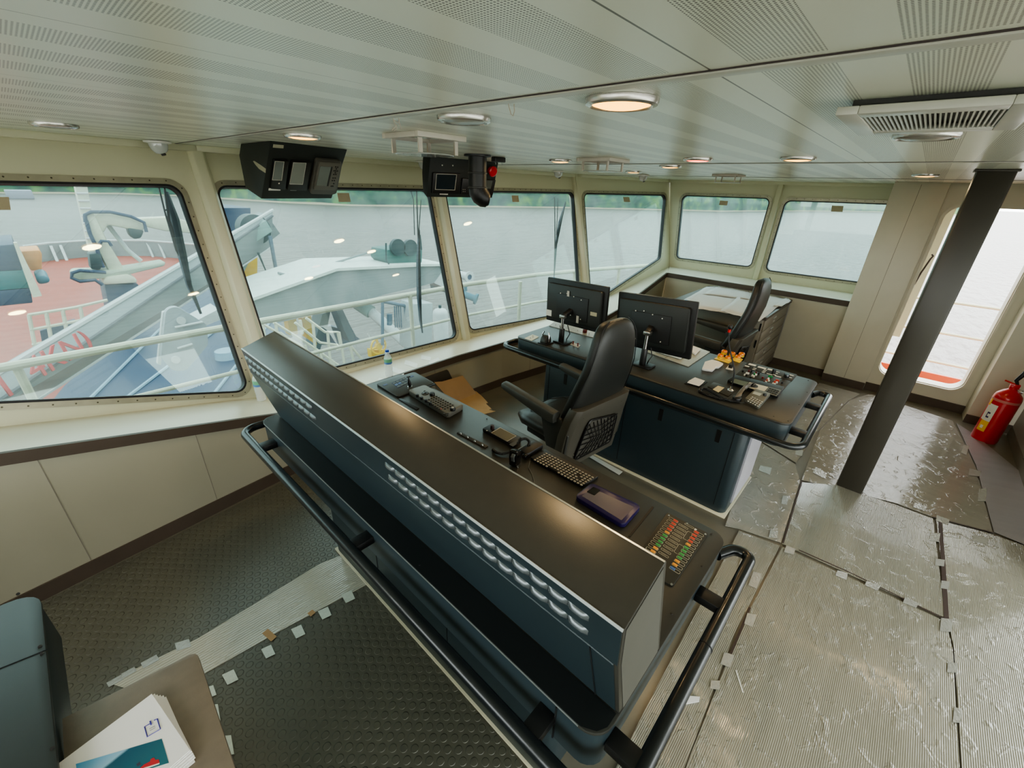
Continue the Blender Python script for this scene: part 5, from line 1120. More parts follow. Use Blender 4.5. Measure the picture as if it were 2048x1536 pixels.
ch = make_chair('black leatherette helm chair with taupe shell and net pocket, between the two consoles')
ch.location = (2.185, 1.43, 0); ch.rotation_euler = (0, 0, radians(-7))
c2 = dup(ch, (4.36, 1.20, 0), radians(-2), 'black leatherette helm chair with high back, beyond the second console near the chart cabinet')
# ------------------------------------------------------------------ chart cabinet with drawers
CAB = mat('taupe_cabinet', (.20, .18, .14), .42, noise_a=.06, noise_s=3); CABT = mat('cabinet_top_dark', (.07, .06, .047), .4)
t = thing('chart_cabinet', 'taupe chart cabinet with shallow drawers and papers on top, in the right-hand corner', 'cabinet', (5.35, 1.5, 0))
X0, X1, Y0c, Y1c, ZT = 4.80, 5.985, .885, 1.87, .835
mb = MB(); mb.box(X0+.01, X1, Y0c+.012, Y1c, .05, ZT-.03); mb.done('cabinet_body', CAB, t, bev=.003); mb = MB(); mb.slab(rrect(X0, X1, Y0c-.01, Y1c, (.01, .01, .06, .02)), ZT-.03, ZT); mb.done('cabinet_top', CABT, t, bev=.003)
mb = MB(); mb.box(X0+.03, X1, Y0c+.04, Y1c-.02, 0, .05); mb.done('plinth', STRIP, t)
for k in range(6):
    z0 = .07+k*.122; d = MB().box(X0+.04, X1-.05, Y0c-.002, Y0c+.014, z0, z0+.115).done('drawer', CAB, t, bev=.002)
    MB().box(X0+.40, X0+.52, Y0c-.008, Y0c-.002, z0+.068, z0+.083).done('drawer_handle', STEELB, d, bev=.001)
    MB().box(X0+.42, X0+.50, Y0c-.004, Y0c-.002, z0+.028, z0+.045).done('card_holder', LGREY, d)
for z in (.3, .55, .73): MB().box(X0+.004, X0+.012, Y0c+.015, Y0c+.03, z-.04, z+.04).done('hinge', BLK, t)
MB().box(X1-.09, X1-.075, Y0c-.010, Y0c-.002, .25, .80).done('lock_bar', STEELB, t)
# papers on the cabinet
def sheet(px, z, label, curl=.0, n=8, name='chart_sheet', m=PAPER, grp=None, amp=.004, seed=0):
    c = [az(x, y, z) for x, y in px]; mb = MB(); G = []
    for i in range(n+1):
        row = []
        for j in range(n+1):
            u, v = i/n, j/n; p = (c[0]*(1-u)+c[1]*u)*(1-v)+(c[3]*(1-u)+c[2]*u)*v
            e = min(u, 1-u, v, 1-v); h = amp*(1+noise.noise(Vector((u*3+seed, v*3, seed))))+curl*(max(0, .12-e)/.12)**2*noise.noise(Vector((u*5, v*5, seed+4)))
            if abs(u-.5) < .01 or abs(v-.5) < .01: h += amp*.8
            row.append(mb.V((p.x, p.y, z+h)))
        G.append(row)
    for i in range(n):
        for j in range(n): mb.F((G[i][j], G[i+1][j], G[i+1][j+1], G[i][j+1]))
    o = mb.done(name, m, smooth=True, ang=80); s = o.modifiers.new('t', 'SOLIDIFY'); s.thickness = .0006; tag(o, label, 'paper', grp); return o
zt = ZT+.002
sheet([(1345, 613), (1413, 574), (1478, 570), (1470, 628)], zt, 'large creased white chart sheet covering the left part of the cabinet top', .012, seed=1)
sheet([(1405, 588), (1440, 571), (1495, 575), (1500, 600)], zt+.010, 'white drawing sheet with a centre fold lying on the first chart sheet', .012, seed=5)
sheet([(1440, 622), (1500, 577), (1578, 597), (1518, 644)], zt+.004, 'large white drawing sheet overhanging the near right edge of the cabinet', .02, seed=9)
sheet([(1545, 612), (1572, 596), (1583, 602), (1562, 614)], zt+.014, 'small folded white paper at the right end of the cabinet top', .01, seed=12)
# ------------------------------------------------------------------ fire extinguisher
b = az(1966, 879, 0); t = thing('fire_extinguisher', 'red fire extinguisher with black horn standing on the floor near the doorway', 'fire extinguisher', (b.x, b.y, 0)); R_ = .088; Hh = .47
MB().lathe([(R_*.95, 0), (R_, .015), (R_, Hh-.04), (R_*.93, Hh-.015), (R_*.6, Hh+.02), (R_*.32, Hh+.04), (R_*.3, Hh+.06), (0, Hh+.06)], (0, 0, 0), 32).done('cylinder', mat('extinguisher_red', (.58, .012, .018), .28, coat=.3), t, local=True)
MB().lathe([(R_+.001, 0), (R_+.001, .022)], (0, 0, Hh-.075), 32).done('clear_band', mat('red_band', (.6, .2, .18), .3), t, local=True)
toc = Vector((-b.x, -b.y, 0)).normalized(); a0 = math.atan2(toc.y, toc.x)
def wrap(name, a1, a2, z0, z1, m):
    mb = MB(); n = 10; rr = R_+.0012
    for k in range(n):
        p, q = a0+a1+(a2-a1)*k/n, a0+a1+(a2-a1)*(k+1)/n; mb.quad((rr*cos(p), rr*sin(p), z0), (rr*cos(q), rr*sin(q), z0), (rr*cos(q), rr*sin(q), z1), (rr*cos(p), rr*sin(p), z1))
    return mb.done(name, m, t, local=True)
wrap('white_label', -1.15, -.25, .20, .36, WHITE); wrap('yellow_label', -.95, -.25, .10, .20, mat('label_yellow', (.85, .50, .02), .4)); wrap('yellow_patch', -1.2, -.95, .34, .40, mat('label_yellow', (.85, .50, .02), .4)); 
R_ += .001; wrap('class_letter', -.75, -.5, .23, .245, mat('label_ink', (.05, .03, .12), .5)); wrap('class_letter', -.75, -.68, .245, .285, mat('label_ink', (.05, .03, .12), .5)); wrap('class_letter', -.68, -.5, .27, .285, mat('label_ink', (.05, .03, .12), .5)); wrap('warning_triangle', -.75, -.5, .125, .155, WHITE); R_ -= .001
MB().box(-.018, .018, -.03, .03, Hh+.05, Hh+.09).done('valve_body', mat('extinguisher_red', (.58, .012, .018), .28), t, local=True, bev=.004)
s_ = Vector((-toc.y, toc.x, 0))
MB().tube([s_*.02+Vector((0, 0, Hh+.07)), s_*-.01+Vector((0, 0, Hh+.12)), s_*.012+Vector((0, 0, Hh+.19)), s_*.02+Vector((0, 0, Hh+.245))], .016, 10, taper=[.5, .9, 1.15, .95]).done('discharge_horn', BLK, t, local=True)
MB().tube([s_*.03+Vector((0, 0, Hh+.08)), s_*-.07+Vector((0, 0, Hh+.10))], .007, 8).done('squeeze_handle', RED, t, local=True); MB().tube([s_*.07+Vector((0, 0, Hh+.06)), s_*.03+Vector((0, 0, Hh+.05)), s_*-.03+Vector((0, 0, Hh+.06))], .003, 6).done('safety_pin', CHROME, t, local=True); MB().lathe([(.016, 0), (.016, .012), (0, .012)], s_*.05+Vector((0, 0, Hh+.035)), 14, s_).done('pressure_gauge', STEELB, t, local=True)
# ------------------------------------------------------------------ bottles
def bottle(px, py, z, label, hgt=.235):
    b = az(px, py, z); t = thing('water_bottle', label, 'bottle', (b.x, b.y, z))
    gm = MATS.get('clear_bottle')
    if not gm:
        gm = mat('clear_bottle', (.85, .92, .95), .08, noise_a=0); gm.node_tree.nodes['Principled BSDF'].inputs['Alpha'].default_value = .38
    k = hgt/.235
    MB().lathe([(.026*k, 0), (.031*k, .006*k), (.031*k, .04*k), (.029*k, .05*k), (.031*k, .06*k), (.031*k, .15*k), (.027*k, .175*k), (.014*k, .205*k), (.012*k, .218*k)], (0, 0, 0), 20).done('bottle_body', gm, t, local=True)
    MB().lathe([(.0316*k, .115*k), (.0316*k, .158*k)], (0, 0, 0), 20).done('bottle_label', mat('bottle_label_green', (.18, .45, .28), .4), t, local=True); MB().lathe([(.0319*k, .115*k), (.0319*k, .13*k)], (0, 0, 0), 20).done('label_band', mat('bottle_label_blue', (.10, .22, .50), .4), t, local=True)
    MB().lathe([(.015*k, .215*k), (.015*k, .232*k), (0, .234*k)], (0, 0, 0), 16).done('bottle_cap', mat('cap_blue', (.01, .05, .40), .35), t, local=True)
bottle(779, 752, .491, 'clear water bottle with blue cap and green label, standing on the window sill')
bottle(524, 800, .512, 'clear water bottle with green label on the sill behind the hood of the near console')
# ------------------------------------------------------------------ cardboard, dark board
CB_ = mat('brown_cardboard', (.36, .235, .12), .75, noise_a=.12, noise_s=12)
t = thing('cardboard_sheet', 'torn unfolded brown cardboard leaning on the wall behind the near console', 'cardboard', tuple(az(920, 810, 0)))
def wallY(X): 
    for (x0, y0, h0), (x1, y1, h1) in zip(FE, FE[1:]):
        if x0 <= X <= x1: return y0+(y1-y0)*(X-x0)/(x1-x0)
def leaned(px, py, back=.14, z=None):
    """point on a sheet leaning on the front wall: y = wall - slope*(top - z)"""
    d = ray(px, py); lo = None
    for k in range(400):
        s = 2.0+k*.01; p = CAM+d*(s/d.length)
        if -2 < p.x < 5.9 and p.y > wallY(p.x)-.02-back*max(0, (.42-p.z))/.42 or p.z < .01: return p
    return p
up = [(872, 770), (893, 762), (928, 750), (951, 782), (910, 785)]
lo_ = [(862, 764), (900, 790), (951, 782), (962, 792), (990, 820), (985, 812), (995, 825), (975, 822), (940, 812)]
MB().prism([leaned(x, y) for x, y in ((868, 764), (884, 763), (925, 751), (950, 783), (955, 800), (900, 800))], (0, -.004, 0)).done('upright_flap', CB_, t, smooth=False)
MB().prism([az(x, y, .10) for x, y in ((895, 795), (952, 783), (963, 792), (976, 806), (972, 808), (983, 818), (978, 820), (991, 823), (984, 825), (940, 835), (900, 830))], (0, 0, .004)).done('lower_flap', mat('pale_cardboard', (.45, .30, .15), .75, noise_a=.12, noise_s=12), t, smooth=False)
o = MB().prism([leaned(x, y, .06) for x, y in ((846, 762), (850, 754), (893, 739), (896, 741), (904, 757), (880, 768))], (0, -.006, 0)).done('dark_board', mat('dark_card', (.035, .030, .022), .6), bev=.002); tag(o, 'dark brown board leaning on the wall behind the cardboard', 'board')
# ------------------------------------------------------------------ bottom-left: wing console, brown table, brochures
t = thing('wing_console', 'blue grey console corner with rounded edge at the bottom left', 'console', (-.9, 1.1, 0))
mb = MB(); mb.slab(rrect(-1.7, -.29, .3, 1.66, .07), .768, .78); mb.done('desk_top', mat('console_slate_top', (.034, .042, .043), .38, noise_a=.25, noise_s=5, bump=.05, bump_s=500), t, bev=.002)
mb = MB(); mb.slab(rrect(-1.70, -.294, .304, 1.656, .066), .62, .768); mb.done('desk_skirt', CON, t, bev=.002); mb = MB(); mb.slab(rrect(-1.6, -.42, .4, 1.5, .05), .0035, .62); mb.done('cabinet_body', CON, t)
MB().tube([az(-20, 1345, .7805), az(94, 1299, .7805)], .0012, 4).done('top_seam', GAP, t)
for x, y in ((36, 1188), (80, 1293), (84, 1307), (105, 1497)): MB().cyl(az(x, y, .78), az(x, y, .7815), .0045, n=10).done('screw', BLK, t)
BT = mat('brown_table_laminate', (.20, .17, .135), .45, noise_a=.18, noise_s=25, bump=.04, bump_s=300)
t = thing('side_table', 'brown laminate table top with rounded corner holding brochures, bottom left', 'table', (-.15, .9, 0))
zt = .735; cn = [az(x, y, zt) for x, y in ((105, 1447), (393, 1302), (478, 1560))]; cn[0] = cn[1]+(cn[0]-cn[1])*((cn[1].x+.286)/(cn[1].x-cn[0].x)); v = cn[1]-cn[0]; w_ = cn[2]-cn[1]
P = [cn[0]-v*.0, cn[1], cn[2], cn[0]+w_*1.02]; P = round_poly([Vector(p) for p in P], [.0, .022, 0, 0], 6); MB().prism(P, (0, 0, -.025)).done('table_top', BT, t, bev=.001)
for p, q in ((.12, .12), (.85, .15), (.12, .9), (.85, .9)):
    c = cn[0]+v*p+w_*q; MB().cyl((c.x, c.y, 0), (c.x, c.y, zt-.02), .018, n=12).done('leg', BLK, t)
ink = mat('brochure_blue_ink', (.05, .04, .30), .5); 
def img_mat():
    m = mat('printed_sea_photo', (.1, .3, .6), .3, noise_a=0); nt, b, N, L = nodes_of(m); tc = N.new('ShaderNodeTexCoord'); sp = N.new('ShaderNodeSeparateXYZ'); L.new(tc.outputs['Generated'], sp.inputs[0])
    cr = N.new('ShaderNodeValToRGB'); L.new(sp.outputs[1], cr.inputs[0]); e = cr.color_ramp.elements; e[0].color = (.03, .16, .20, 1); e[1].color = (.06, .32, .62, 1); x = e.new(.62); x.color = (.02, .10, .16, 1); x = e.new(.66); x.color = (.30, .52, .68, 1)
    L.new(cr.outputs[0], b.inputs['Base Color']); return m
def brochure(ox, oy, rot, z, label, cover=False, grp=None):
    t = thing('brochure', label, 'brochure', (ox, oy, z), rot, grp); w2, h2 = .1485, .105
    MB().box(-w2, w2, -h2, h2, 0, .0025).done('cover_sheet', PAPER, t, local=True, smooth=False)
    if cover:
        z1 = z+.0026; f = lambda x, y, d=0: az(x/3.523, 1100+y/3.523, z1+d)
        mb = MB(); mb.tube([f(1062, 1222), f(1018, 1246), f(1038, 1316), f(1130, 1262), f(1108, 1190), f(1085, 1200)], .0014, 4); mb.done('logo_bracket', ink, t)
        MB().tube([f(1058, 1206), f(1066, 1232)], .002, 4).done('logo_stroke', ink, t)
        for k in (0, 1): MB().tube([f(1052+3*k, 1262+12*k), f(1092+3*k, 1240+12*k)], .0008, 4).done('logo_text_line', PRINT, t)
        a, b, c_ = f(1140, 1330), f(1190, 1500), f(560, 1695); d_ = a+(c_-b)
        o = MB(wm(t).inverted()).prism([a, b, c_, d_], (0, 0, .0004)).done('cover_photo', img_mat(), t, local=True, smooth=False)
        MB().prism([f(1000, 1536, .0006), f(1075, 1520, .0006), f(1125, 1500, .0006), f(1118, 1475, .0006), f(1095, 1480, .0006), f(1085, 1462, .0006), f(1062, 1474, .0006), f(1058, 1490, .0006), f(1015, 1512, .0006), f(960, 1560, .0006)], (0, 0, .0003)).done('printed_ship', mat('print_ship_red', (.50, .03, .04), .4), t, smooth=False)
        MB().prism([f(1000, 1540, .0007), f(1125, 1500, .0007), f(1122, 1509, .0007), f(1000, 1552, .0007)], (0, 0, .0003)).done('printed_waterline', WHITE, t, smooth=False)
        MB().prism([f(960, 1510, .0007), f(985, 1492, .0007), f(992, 1512, .0007), f(970, 1525, .0007)], (0, 0, .0003)).done('printed_deckhouse', mat('print_dark', (.05, .05, .08), .5), t, smooth=False)
    return t
c = az(305, 1390, zt+.012); c_ = az(385, 1508, zt+.012); e1 = (c_-c).normalized()
lng = Vector((e1.y, -e1.x, 0)); lng = lng if lng.dot(az(110, 1536, zt)-c) > 0 else -lng
yv = -e1; rot = math.atan2(-yv.x, yv.y)
ctr_ = c+e1*.105+lng*.1485
for k, (dx, dy, dr) in enumerate(((.016, .012, .10), (.016, .009, .07), (.012, .007, .05), (.008, .004, .03), (.005, .0, .015))):
    brochure(ctr_.x+dx*.6, ctr_.y-dy*.6, rot-dr, zt+.001+k*.0028, 'plain white brochure fanned out under the printed one on the brown table', grp='brochures fanned under the top one')
brochure(ctr_.x, ctr_.y, rot, zt+.001+5*.0028, 'white brochure with blue logo and sea photo, topmost on the brown table', True)
# ------------------------------------------------------------------ floor coverings
o = MB().prism([(-2.2, -1.6, .0005), (.60, -1.6, .0005), (.672, .38, .0005), (.70, 1.98, .0005), (1.30, 2.84, .0005), (-.2, 2.68, .0005), (-2.2, 2.44, .0005)], (0, 0, .0025)).done('studded_mat', STUD, smooth=False); tag(o, 'dark green grey rubber mat with round studs left of the near console', 'floor mat')
RIB = ribbed_mat('ribbed_clear_sheet', (.29, .285, .235), 0, .17, .85); RIB2 = ribbed_mat('ribbed_clear_sheet_aft', (.32, .31, .265), 88, .18, .9); RIBV = ribbed_mat('ribbed_lilac_sheet', (.36, .35, .37), -70, .3, .15); RIBL = ribbed_mat('ribbed_pale_strip', (.46, .45, .37), -3, .14, .5, .013)
def fsheet(px, z, m, label, thick=.0025):
    o = MB().prism([az(x, y, z) for x, y in px], (0, 0, thick)).done('protective_sheet', m, smooth=False); return tag(o, label, 'floor sheet')
fsheet([(214, 1366), (395, 1278), (640, 1128), (690, 1108), (735, 1150), (740, 1166), (560, 1262), (405, 1350), (330, 1400)], .004, RIBL, 'pale ribbed plastic strip taped across the studded mat at lower left')
fsheet([(1430, 1700), (1290, 1640), (1340, 1440), (1478, 1118), (1500, 1075), (1450, 1060), (1440, 1010), (1400, 1100), (1000, 1700)][:0] or [(1180, 1640), (1300, 1400), (1478, 1062), (1560, 1092), (1470, 1265), (1330, 1640)], .004, RIB, 'ribbed plastic floor sheet directly under the right end rail of the near console')
fsheet([(1330, 1640), (1478, 1262), (1564, 1094), (1892, 1244), (1905, 1300), (1925, 1640)], .0045, RIB, 'largest ribbed plastic floor sheet at lower right with lamp reflections')
fsheet([(1564, 1088), (1602, 965), (1668, 970), (1790, 1010), (1866, 1038), (1890, 1236)], .005, RIB, 'ribbed plastic floor sheet at the foot of the brown post')
fsheet([(1872, 1040), (1975, 1066), (2060, 1096), (2060, 1640), (1930, 1640), (1908, 1300), (1896, 1240)], .0055, RIB, 'ribbed plastic floor sheet along the lower right frame edge')
fsheet([(1603, 960), (1640, 860), (1700, 800), (1740, 788), (1905, 842), (1948, 930), (1985, 1066), (1870, 1036), (1790, 1006)], .004, RIB2, 'ribbed plastic floor sheet between the post and the doorway')
fsheet([(1450, 1052), (1500, 905), (1512, 880), (1590, 930), (1600, 962), (1562, 1086), (1478, 1058)], .0045, RIB2, 'ribbed plastic floor sheet beside the right end of the second console')
fsheet([(1512, 876), (1560, 845), (1600, 790), (1640, 766), (1720, 788), (1696, 802), (1636, 862), (1592, 926)], .005, RIB2, 'ribbed plastic floor sheet below the rail end of the second console')
fsheet([(1912, 846), (1950, 870), (2060, 960), (2060, 1094), (1988, 1064), (1952, 930)], .007, RIBV, 'lilac grey ribbed sheet on the floor beside the fire extinguisher')
# dark brown joints between the sheets
def fstrip(px, w2, m, z=.0082):
    P = [az(x, y, z) for x, y in px]; mb = MB()
    for a, b in zip(P, P[1:]):
        d = (b-a).normalized(); s = Vector((-d.y, d.x, 0))*w2; mb.prism([a-s, b-s, b+s, a+s], (0, 0, .0006))
    return mb
DJ = mat('dark_joint', (.055, .035, .028), .6)
JG = 'dark joints between floor sheets'
for px, w2, where in (([(1880, 1042), (1886, 1120), (1893, 1238)], .010, 'running down from the post sheet corner'), ([(1598, 1100), (1700, 1145), (1890, 1238)], .004, 'below the post sheet'), ([(1604, 962), (1566, 1086)], .004, 'left of the post sheet'), ([(1500, 1215), (1452, 1330)], .005, 'beside the near console rail'), ([(1866, 1034), (1988, 1066)], .005, 'under the doorway sheet')):
    tag(fstrip(px, w2, DJ).done('floor_joint', DJ, smooth=False), 'dark brown joint gap %s' % where, 'floor joint')
# tape pieces
TP = [(1490, 1125, 20, 26, .3), (1510, 1160, 18, 30, .35), (1500, 1240, 18, 24, .3), (1455, 1320, 22, 26, .3), (1430, 1370, 18, 18, .1), (1547, 1068, 16, 14, .2), (1580, 1100, 20, 12, .35), (1683, 1150, 22, 12, .35), (1745, 1172, 30, 10, .4), (1822, 1205, 30, 12, .4), (1893, 1250, 24, 26, .1), (1870, 1075, 20, 16, .1), (1880, 1125, 18, 14, .1), (1890, 1170, 16, 16, .1), (1885, 1040, 26, 12, .3), (1960, 1078, 32, 12, .3), (1950, 945, 24, 12, .2), (1965, 990, 16, 24, .1), (1930, 900, 12, 18, .3), (1905, 1335, 20, 20, .1), (1915, 1430, 16, 30, .1), (1598, 905, 14, 12, .2), (1612, 880, 14, 12, .2), (1622, 855, 12, 12, .2), (1640, 945, 26, 12, .5), (1570, 1000, 12, 16, .2), (1530, 940, 24, 12, .3), (1840, 1014, 26, 8, .4)]
for k, (x, y, w2, h2, a) in enumerate(TP):
    ca, sa = cos(a), sin(a); cs = [(x+dx*ca-dy*sa, y+dx*sa+dy*ca) for dx, dy in ((-w2/2, -h2/2), (w2/2, -h2/2+random.uniform(-2, 2)), (w2/2+random.uniform(-2, 2), h2/2), (-w2/2, h2/2+random.uniform(-2, 2)))]
    o = MB().prism([az(*c_, .0092) for c_ in cs], (0, 0, .0008)).done('tape_piece', TAPE, smooth=False); tag(o, 'small silver grey tape piece holding a ribbed floor sheet at the right', 'tape', 'silver tape pieces on the right-hand floor sheets')
for k, (x, y, w2, h2, a) in enumerate(((697, 1193, 22, 20, -.5), (650, 1226, 22, 20, -.5), (597, 1263, 22, 22, -.5), (537, 1303, 22, 22, -.5), (461, 1354, 26, 24, -.5), (421, 1383, 20, 22, -.4), (431, 1425, 16, 34, -.2), (458, 1490, 16, 40, -.2))):
    ca, sa = cos(a), sin(a); cs = [(x+dx*ca-dy*sa, y+dx*sa+dy*ca) for dx, dy in ((-w2/2, -h2/2), (w2/2, -h2/2+1.5), (w2/2-1.5, h2/2), (-w2/2, h2/2-1))]
    o = MB().prism([az(*c_, .0072) for c_ in cs], (0, 0, .0008)).done('tape_piece', TAPEW, smooth=False); tag(o, 'pale crumpled tape square on the studded mat along the ribbed strip', 'tape', 'pale tape squares on the studded mat')
for k, (x, y, w2, h2, a) in enumerate(((230, 1362, 34, 10, -.5), (258, 1345, 30, 10, -.5), (300, 1323, 36, 12, -.5), (366, 1290, 30, 16, -.3))):
    ca, sa = cos(a), sin(a); cs = [(x+dx*ca-dy*sa, y+dx*sa+dy*ca) for dx, dy in ((-w2/2, -h2/2), (w2/2, -h2/2), (w2/2, h2/2), (-w2/2, h2/2))]
    o = MB().prism([az(*c_, .0072) for c_ in cs], (0, 0, .0008)).done('tape_piece', TAPE, smooth=False); tag(o, 'clear grey tape piece on the mat above the brown table corner', 'tape', 'grey tape pieces above the brown table')
BRT = mat('brown_tape_stain', (.42, .26, .12), .6)
for k, (px, w) in enumerate((([(530, 1262), (548, 1278)], 'larger'), ([(618, 1230), (628, 1222)], 'smaller'))):
    o = fstrip(px, .014, BRT, .0075).done('brown_tape', BRT, smooth=False); tag(o, '%s brown tape scrap on the pale ribbed strip' % w, 'tape')
o = fstrip([(1472, 1340), (1486, 1385)], .003, WHITE, .0085).done('cable_tie', WHITE, smooth=False); tag(o, 'thin white plastic sliver lying on the large ribbed sheet', 'debris')
o = MB().prism([az(x, y, .009) for x, y in ((1362, 1402), (1372, 1392), (1400, 1394), (1398, 1404), (1366, 1410))], (0, 0, .003)).done('paper_scrap', PAPER, smooth=False); tag(o, 'small torn white scrap on the floor beside the near console rail', 'debris')
# white adhesive tape on the sill
CT = mat('white_sill_tape', (.85, .86, .80), .3)
for k, (x, y, w2, h2, a) in enumerate(((768, 763, 24, 10, .2), (796, 742, 26, 9, .3), (822, 728, 26, 9, .3), (852, 716, 20, 8, .2), (868, 722, 22, 6, -.4), (748, 772, 18, 8, .2))):
    ca, sa = cos(a), sin(a); cs = [(x+dx*ca-dy*sa, y+dx*sa+dy*ca) for dx, dy in ((-w2/2, -h2/2), (w2/2, -h2/2), (w2/2, h2/2), (-w2/2, h2/2))]
    o = MB().prism([az(*c_, .4912) for c_ in cs], (0, 0, .0006)).done('sill_tape', CT, smooth=False); tag(o, 'white tape strip stuck on the window sill near the water bottle', 'tape', 'white tape strips on the window sill')
o = MB().prism([az(x, y, .012) for x, y in ((1163, 905), (1170, 903), (1245, 944), (1238, 950))], (0, 0, .004)).done('white_strip', WHITE, smooth=False); tag(o, 'torn white strip along the floor edge under the second console', 'strip')
# ------------------------------------------------------------------ ceiling lamps
LITE = mat('lit_warm_diffuser', (1, .8, .45), .4, noise_a=0, emit=(1, .46, .05), estr=2.6); UNLIT = mat('unlit_diffuser', (.30, .30, .27), .25, noise_a=.05); REDL = mat('lit_red_diffuser', (.8, .1, .05), .4, noise_a=0, emit=(1, .12, .05), estr=4)
RING = mat('polished_lamp_ring', (.55, .54, .50), .22, .65, noise_a=.03)
def lamp_at(x, y, state, label, r=.075):
    x *= .925; y *= .925
    t = thing('ceiling_lamp', label, 'ceiling lamp', (x, y, H-.013))
    MB().lathe([(r*.80, .012), (r*.79, .002), (r*.86, -.001), (r*.97, .002), (r, .007), (r, .0125), (r*.8, .0125)], (0, 0, 0), 48).done('chrome_ring', RING, t, local=True)
    MB().lathe([(r*.79, .003), (r*.6, -.0015), (r*.3, -.0035), (0, -.004)], (0, 0, 0), 32).done('diffuser', {1: LITE, 0: UNLIT, 2: REDL}[state], t, local=True)
    if state == 1:
        ld = bpy.data.lights.new('lamp_glow', 'AREA'); ld.shape = 'DISK'; ld.size = .12; ld.energy = 2.2; ld.color = (1, .70, .36); lo = bpy.data.objects.new('lamp_glow', ld); C.objects.link(lo); lo.parent = t; lo.location = (0, 0, -.012)
    return t
lamp_at(.98, .578, 1, 'large lit warm ceiling lamp with chrome ring, nearest the camera')
lamp_at(.989, 1.112, 0, 'unlit ceiling lamp with chrome ring above the near console hood')
lamp_at(.996, 2.235, 1, 'lit warm ceiling lamp just above the left overhead instrument box')
lamp_at(.225, 2.95, 0, 'unlit flush ceiling lamp above the leftmost window')
lamp_at(1.896, .076, 0, 'unlit ceiling lamp below the rectangular air diffuser')
lamp_at(2.72, 2.04, 1, 'small looking lit ceiling lamp just right of the black searchlight handle')
lamp_at(3.42, 1.535, 1, 'lit ceiling lamp between the red lamp and the far window corner')
lamp_at(2.775, .576, 1, 'lit ceiling lamp to the right of the red lamp')
lamp_at(4.35, 2.33, 1, 'farthest lit ceiling lamp, near the corner of the windows')
lamp_at(4.60, .103, 1, 'lit ceiling lamp just left of the brown post top')
lamp_at(2.741, 1.073, 2, 'ceiling lamp glowing red in the middle of the ceiling')
# ------------------------------------------------------------------ square bracket frames with hanging discs
def bracket(x, y, label):
    t = thing('bracket_frame', label, 'ceiling bracket', (x, y, H-.07)); s = .115; WP = mat('bracket_white', (.62, .60, .54), .4)
    for x0, x1, y0, y1 in ((-s, s, -s, -s+.018), (-s, s, s-.018, s), (-s, -s+.018, -s+.018, s-.018), (s-.018, s, -s+.018, s-.018)): MB().box(x0, x1, y0, y1, .052, .0695).done('frame_bar', WP, t, local=True, bev=.001)
    MB().lathe([(.075, .069), (.088, .064), (.092, .069)], (0, 0, 0), 32).done('ceiling_ring', RING, t, local=True); MB().lathe([(.074, .0692), (0, .0690)], (0, 0, 0), 28).done('hole_cover', mat('hole_cover_grey', (.22, .21, .18), .4), t, local=True)
    for a, b in ((-1, -1), (1, -1), (1, 1), (-1, 1)): MB().box(a*.085-.008, a*.085+.008, b*.085-.004, b*.085+.004, .004, .052).done('hanger_leg', WP, t, local=True)
    MB().lathe([(0, .0), (.112, .0), (.114, .002), (.112, .0045), (0, .0045)], (0, 0, 0), 40).done('hanging_disc', mat('clear_grey_disc', (.50, .53, .52), .15, coat=.5), t, local=True)
    return t
bracket(1.155, 1.53, 'square white bracket with hanging disc on the ceiling, left of the searchlight handle')
bracket(2.48, 1.54, 'square white bracket with hanging disc in the middle of the ceiling, beside the red lamp')
bracket(4.6, 1.48, 'farthest square white bracket with hanging disc, above the right corner windows')
# ------------------------------------------------------------------ small camera domes at the ceiling edge
DOME = mat('smoky_dome', (.50, .52, .50), .12, coat=.6)
for (x, y, l) in ((.66, 3.36, 'pale domed sensor on the ceiling edge above the leftmost mullion'), (2.40, 3.20, 'pale domed sensor on the ceiling edge behind the right overhead box'), (3.98, 3.0, 'pale domed sensor on the ceiling edge left of the third mullion'), (4.75, 2.42, 'pale domed sensor near the far window corner')):
    t = thing('sensor_dome', l, 'sensor', (x, y, H-.075)); MB().lathe([(.065, .072), (.065, .064), (.05, .060), (.048, .074)], (0, 0, 0), 28).done('mounting_flange', WHITE, t, local=True)
    MB().lathe([(0, .006), (.022, .010), (.038, .026), (.045, .046), (.046, .061), (0, .061)], (0, 0, 0), 28).done('dome_shell', DOME, t, local=True); MB().cyl((.012, -.012, .002), (.008, -.008, .018), .012, n=14).done('lens', DGREY, t, local=True)
# ------------------------------------------------------------------ rectangular air diffuser
t = thing('air_diffuser', 'rectangular white air diffuser grille with fine slats on the ceiling at top right', 'air diffuser', (1.30, .055, H-.026)); DW = mat('diffuser_white', (.62, .63, .58), .32)
xa, xb, ya_, yb_ = -.185, .175, -.135, .135
for a in ((xa, xb, ya_, ya_+.035), (xa, xb, yb_-.035, yb_), (xa, xa+.05, ya_+.035, yb_-.035), (xb-.05, xb, ya_+.035, yb_-.035)): MB().box(*a, 0, .014).done('grille_frame', DW, t, local=True, bev=.002)
MB().box(xa+.02, xb-.02, ya_+.02, yb_-.02, .014, .0255).done('duct_collar', DGREY, t, local=True)
sl = None
for k in range(27):
    y = ya_+.039+k*(yb_-ya_-.078)/26
    if sl is None: sl = MB().prism([(xa+.05, -.0022, .002), (xa+.05, .0008, .002), (xa+.05, .0022, .013), (xa+.05, -.0008, .013)], (xb-xa-.1, 0, 0)).done('slat', DW, t, local=True, smooth=False); sl.location = (0, y, 0)
    else: inst(sl, (0, y, 0))
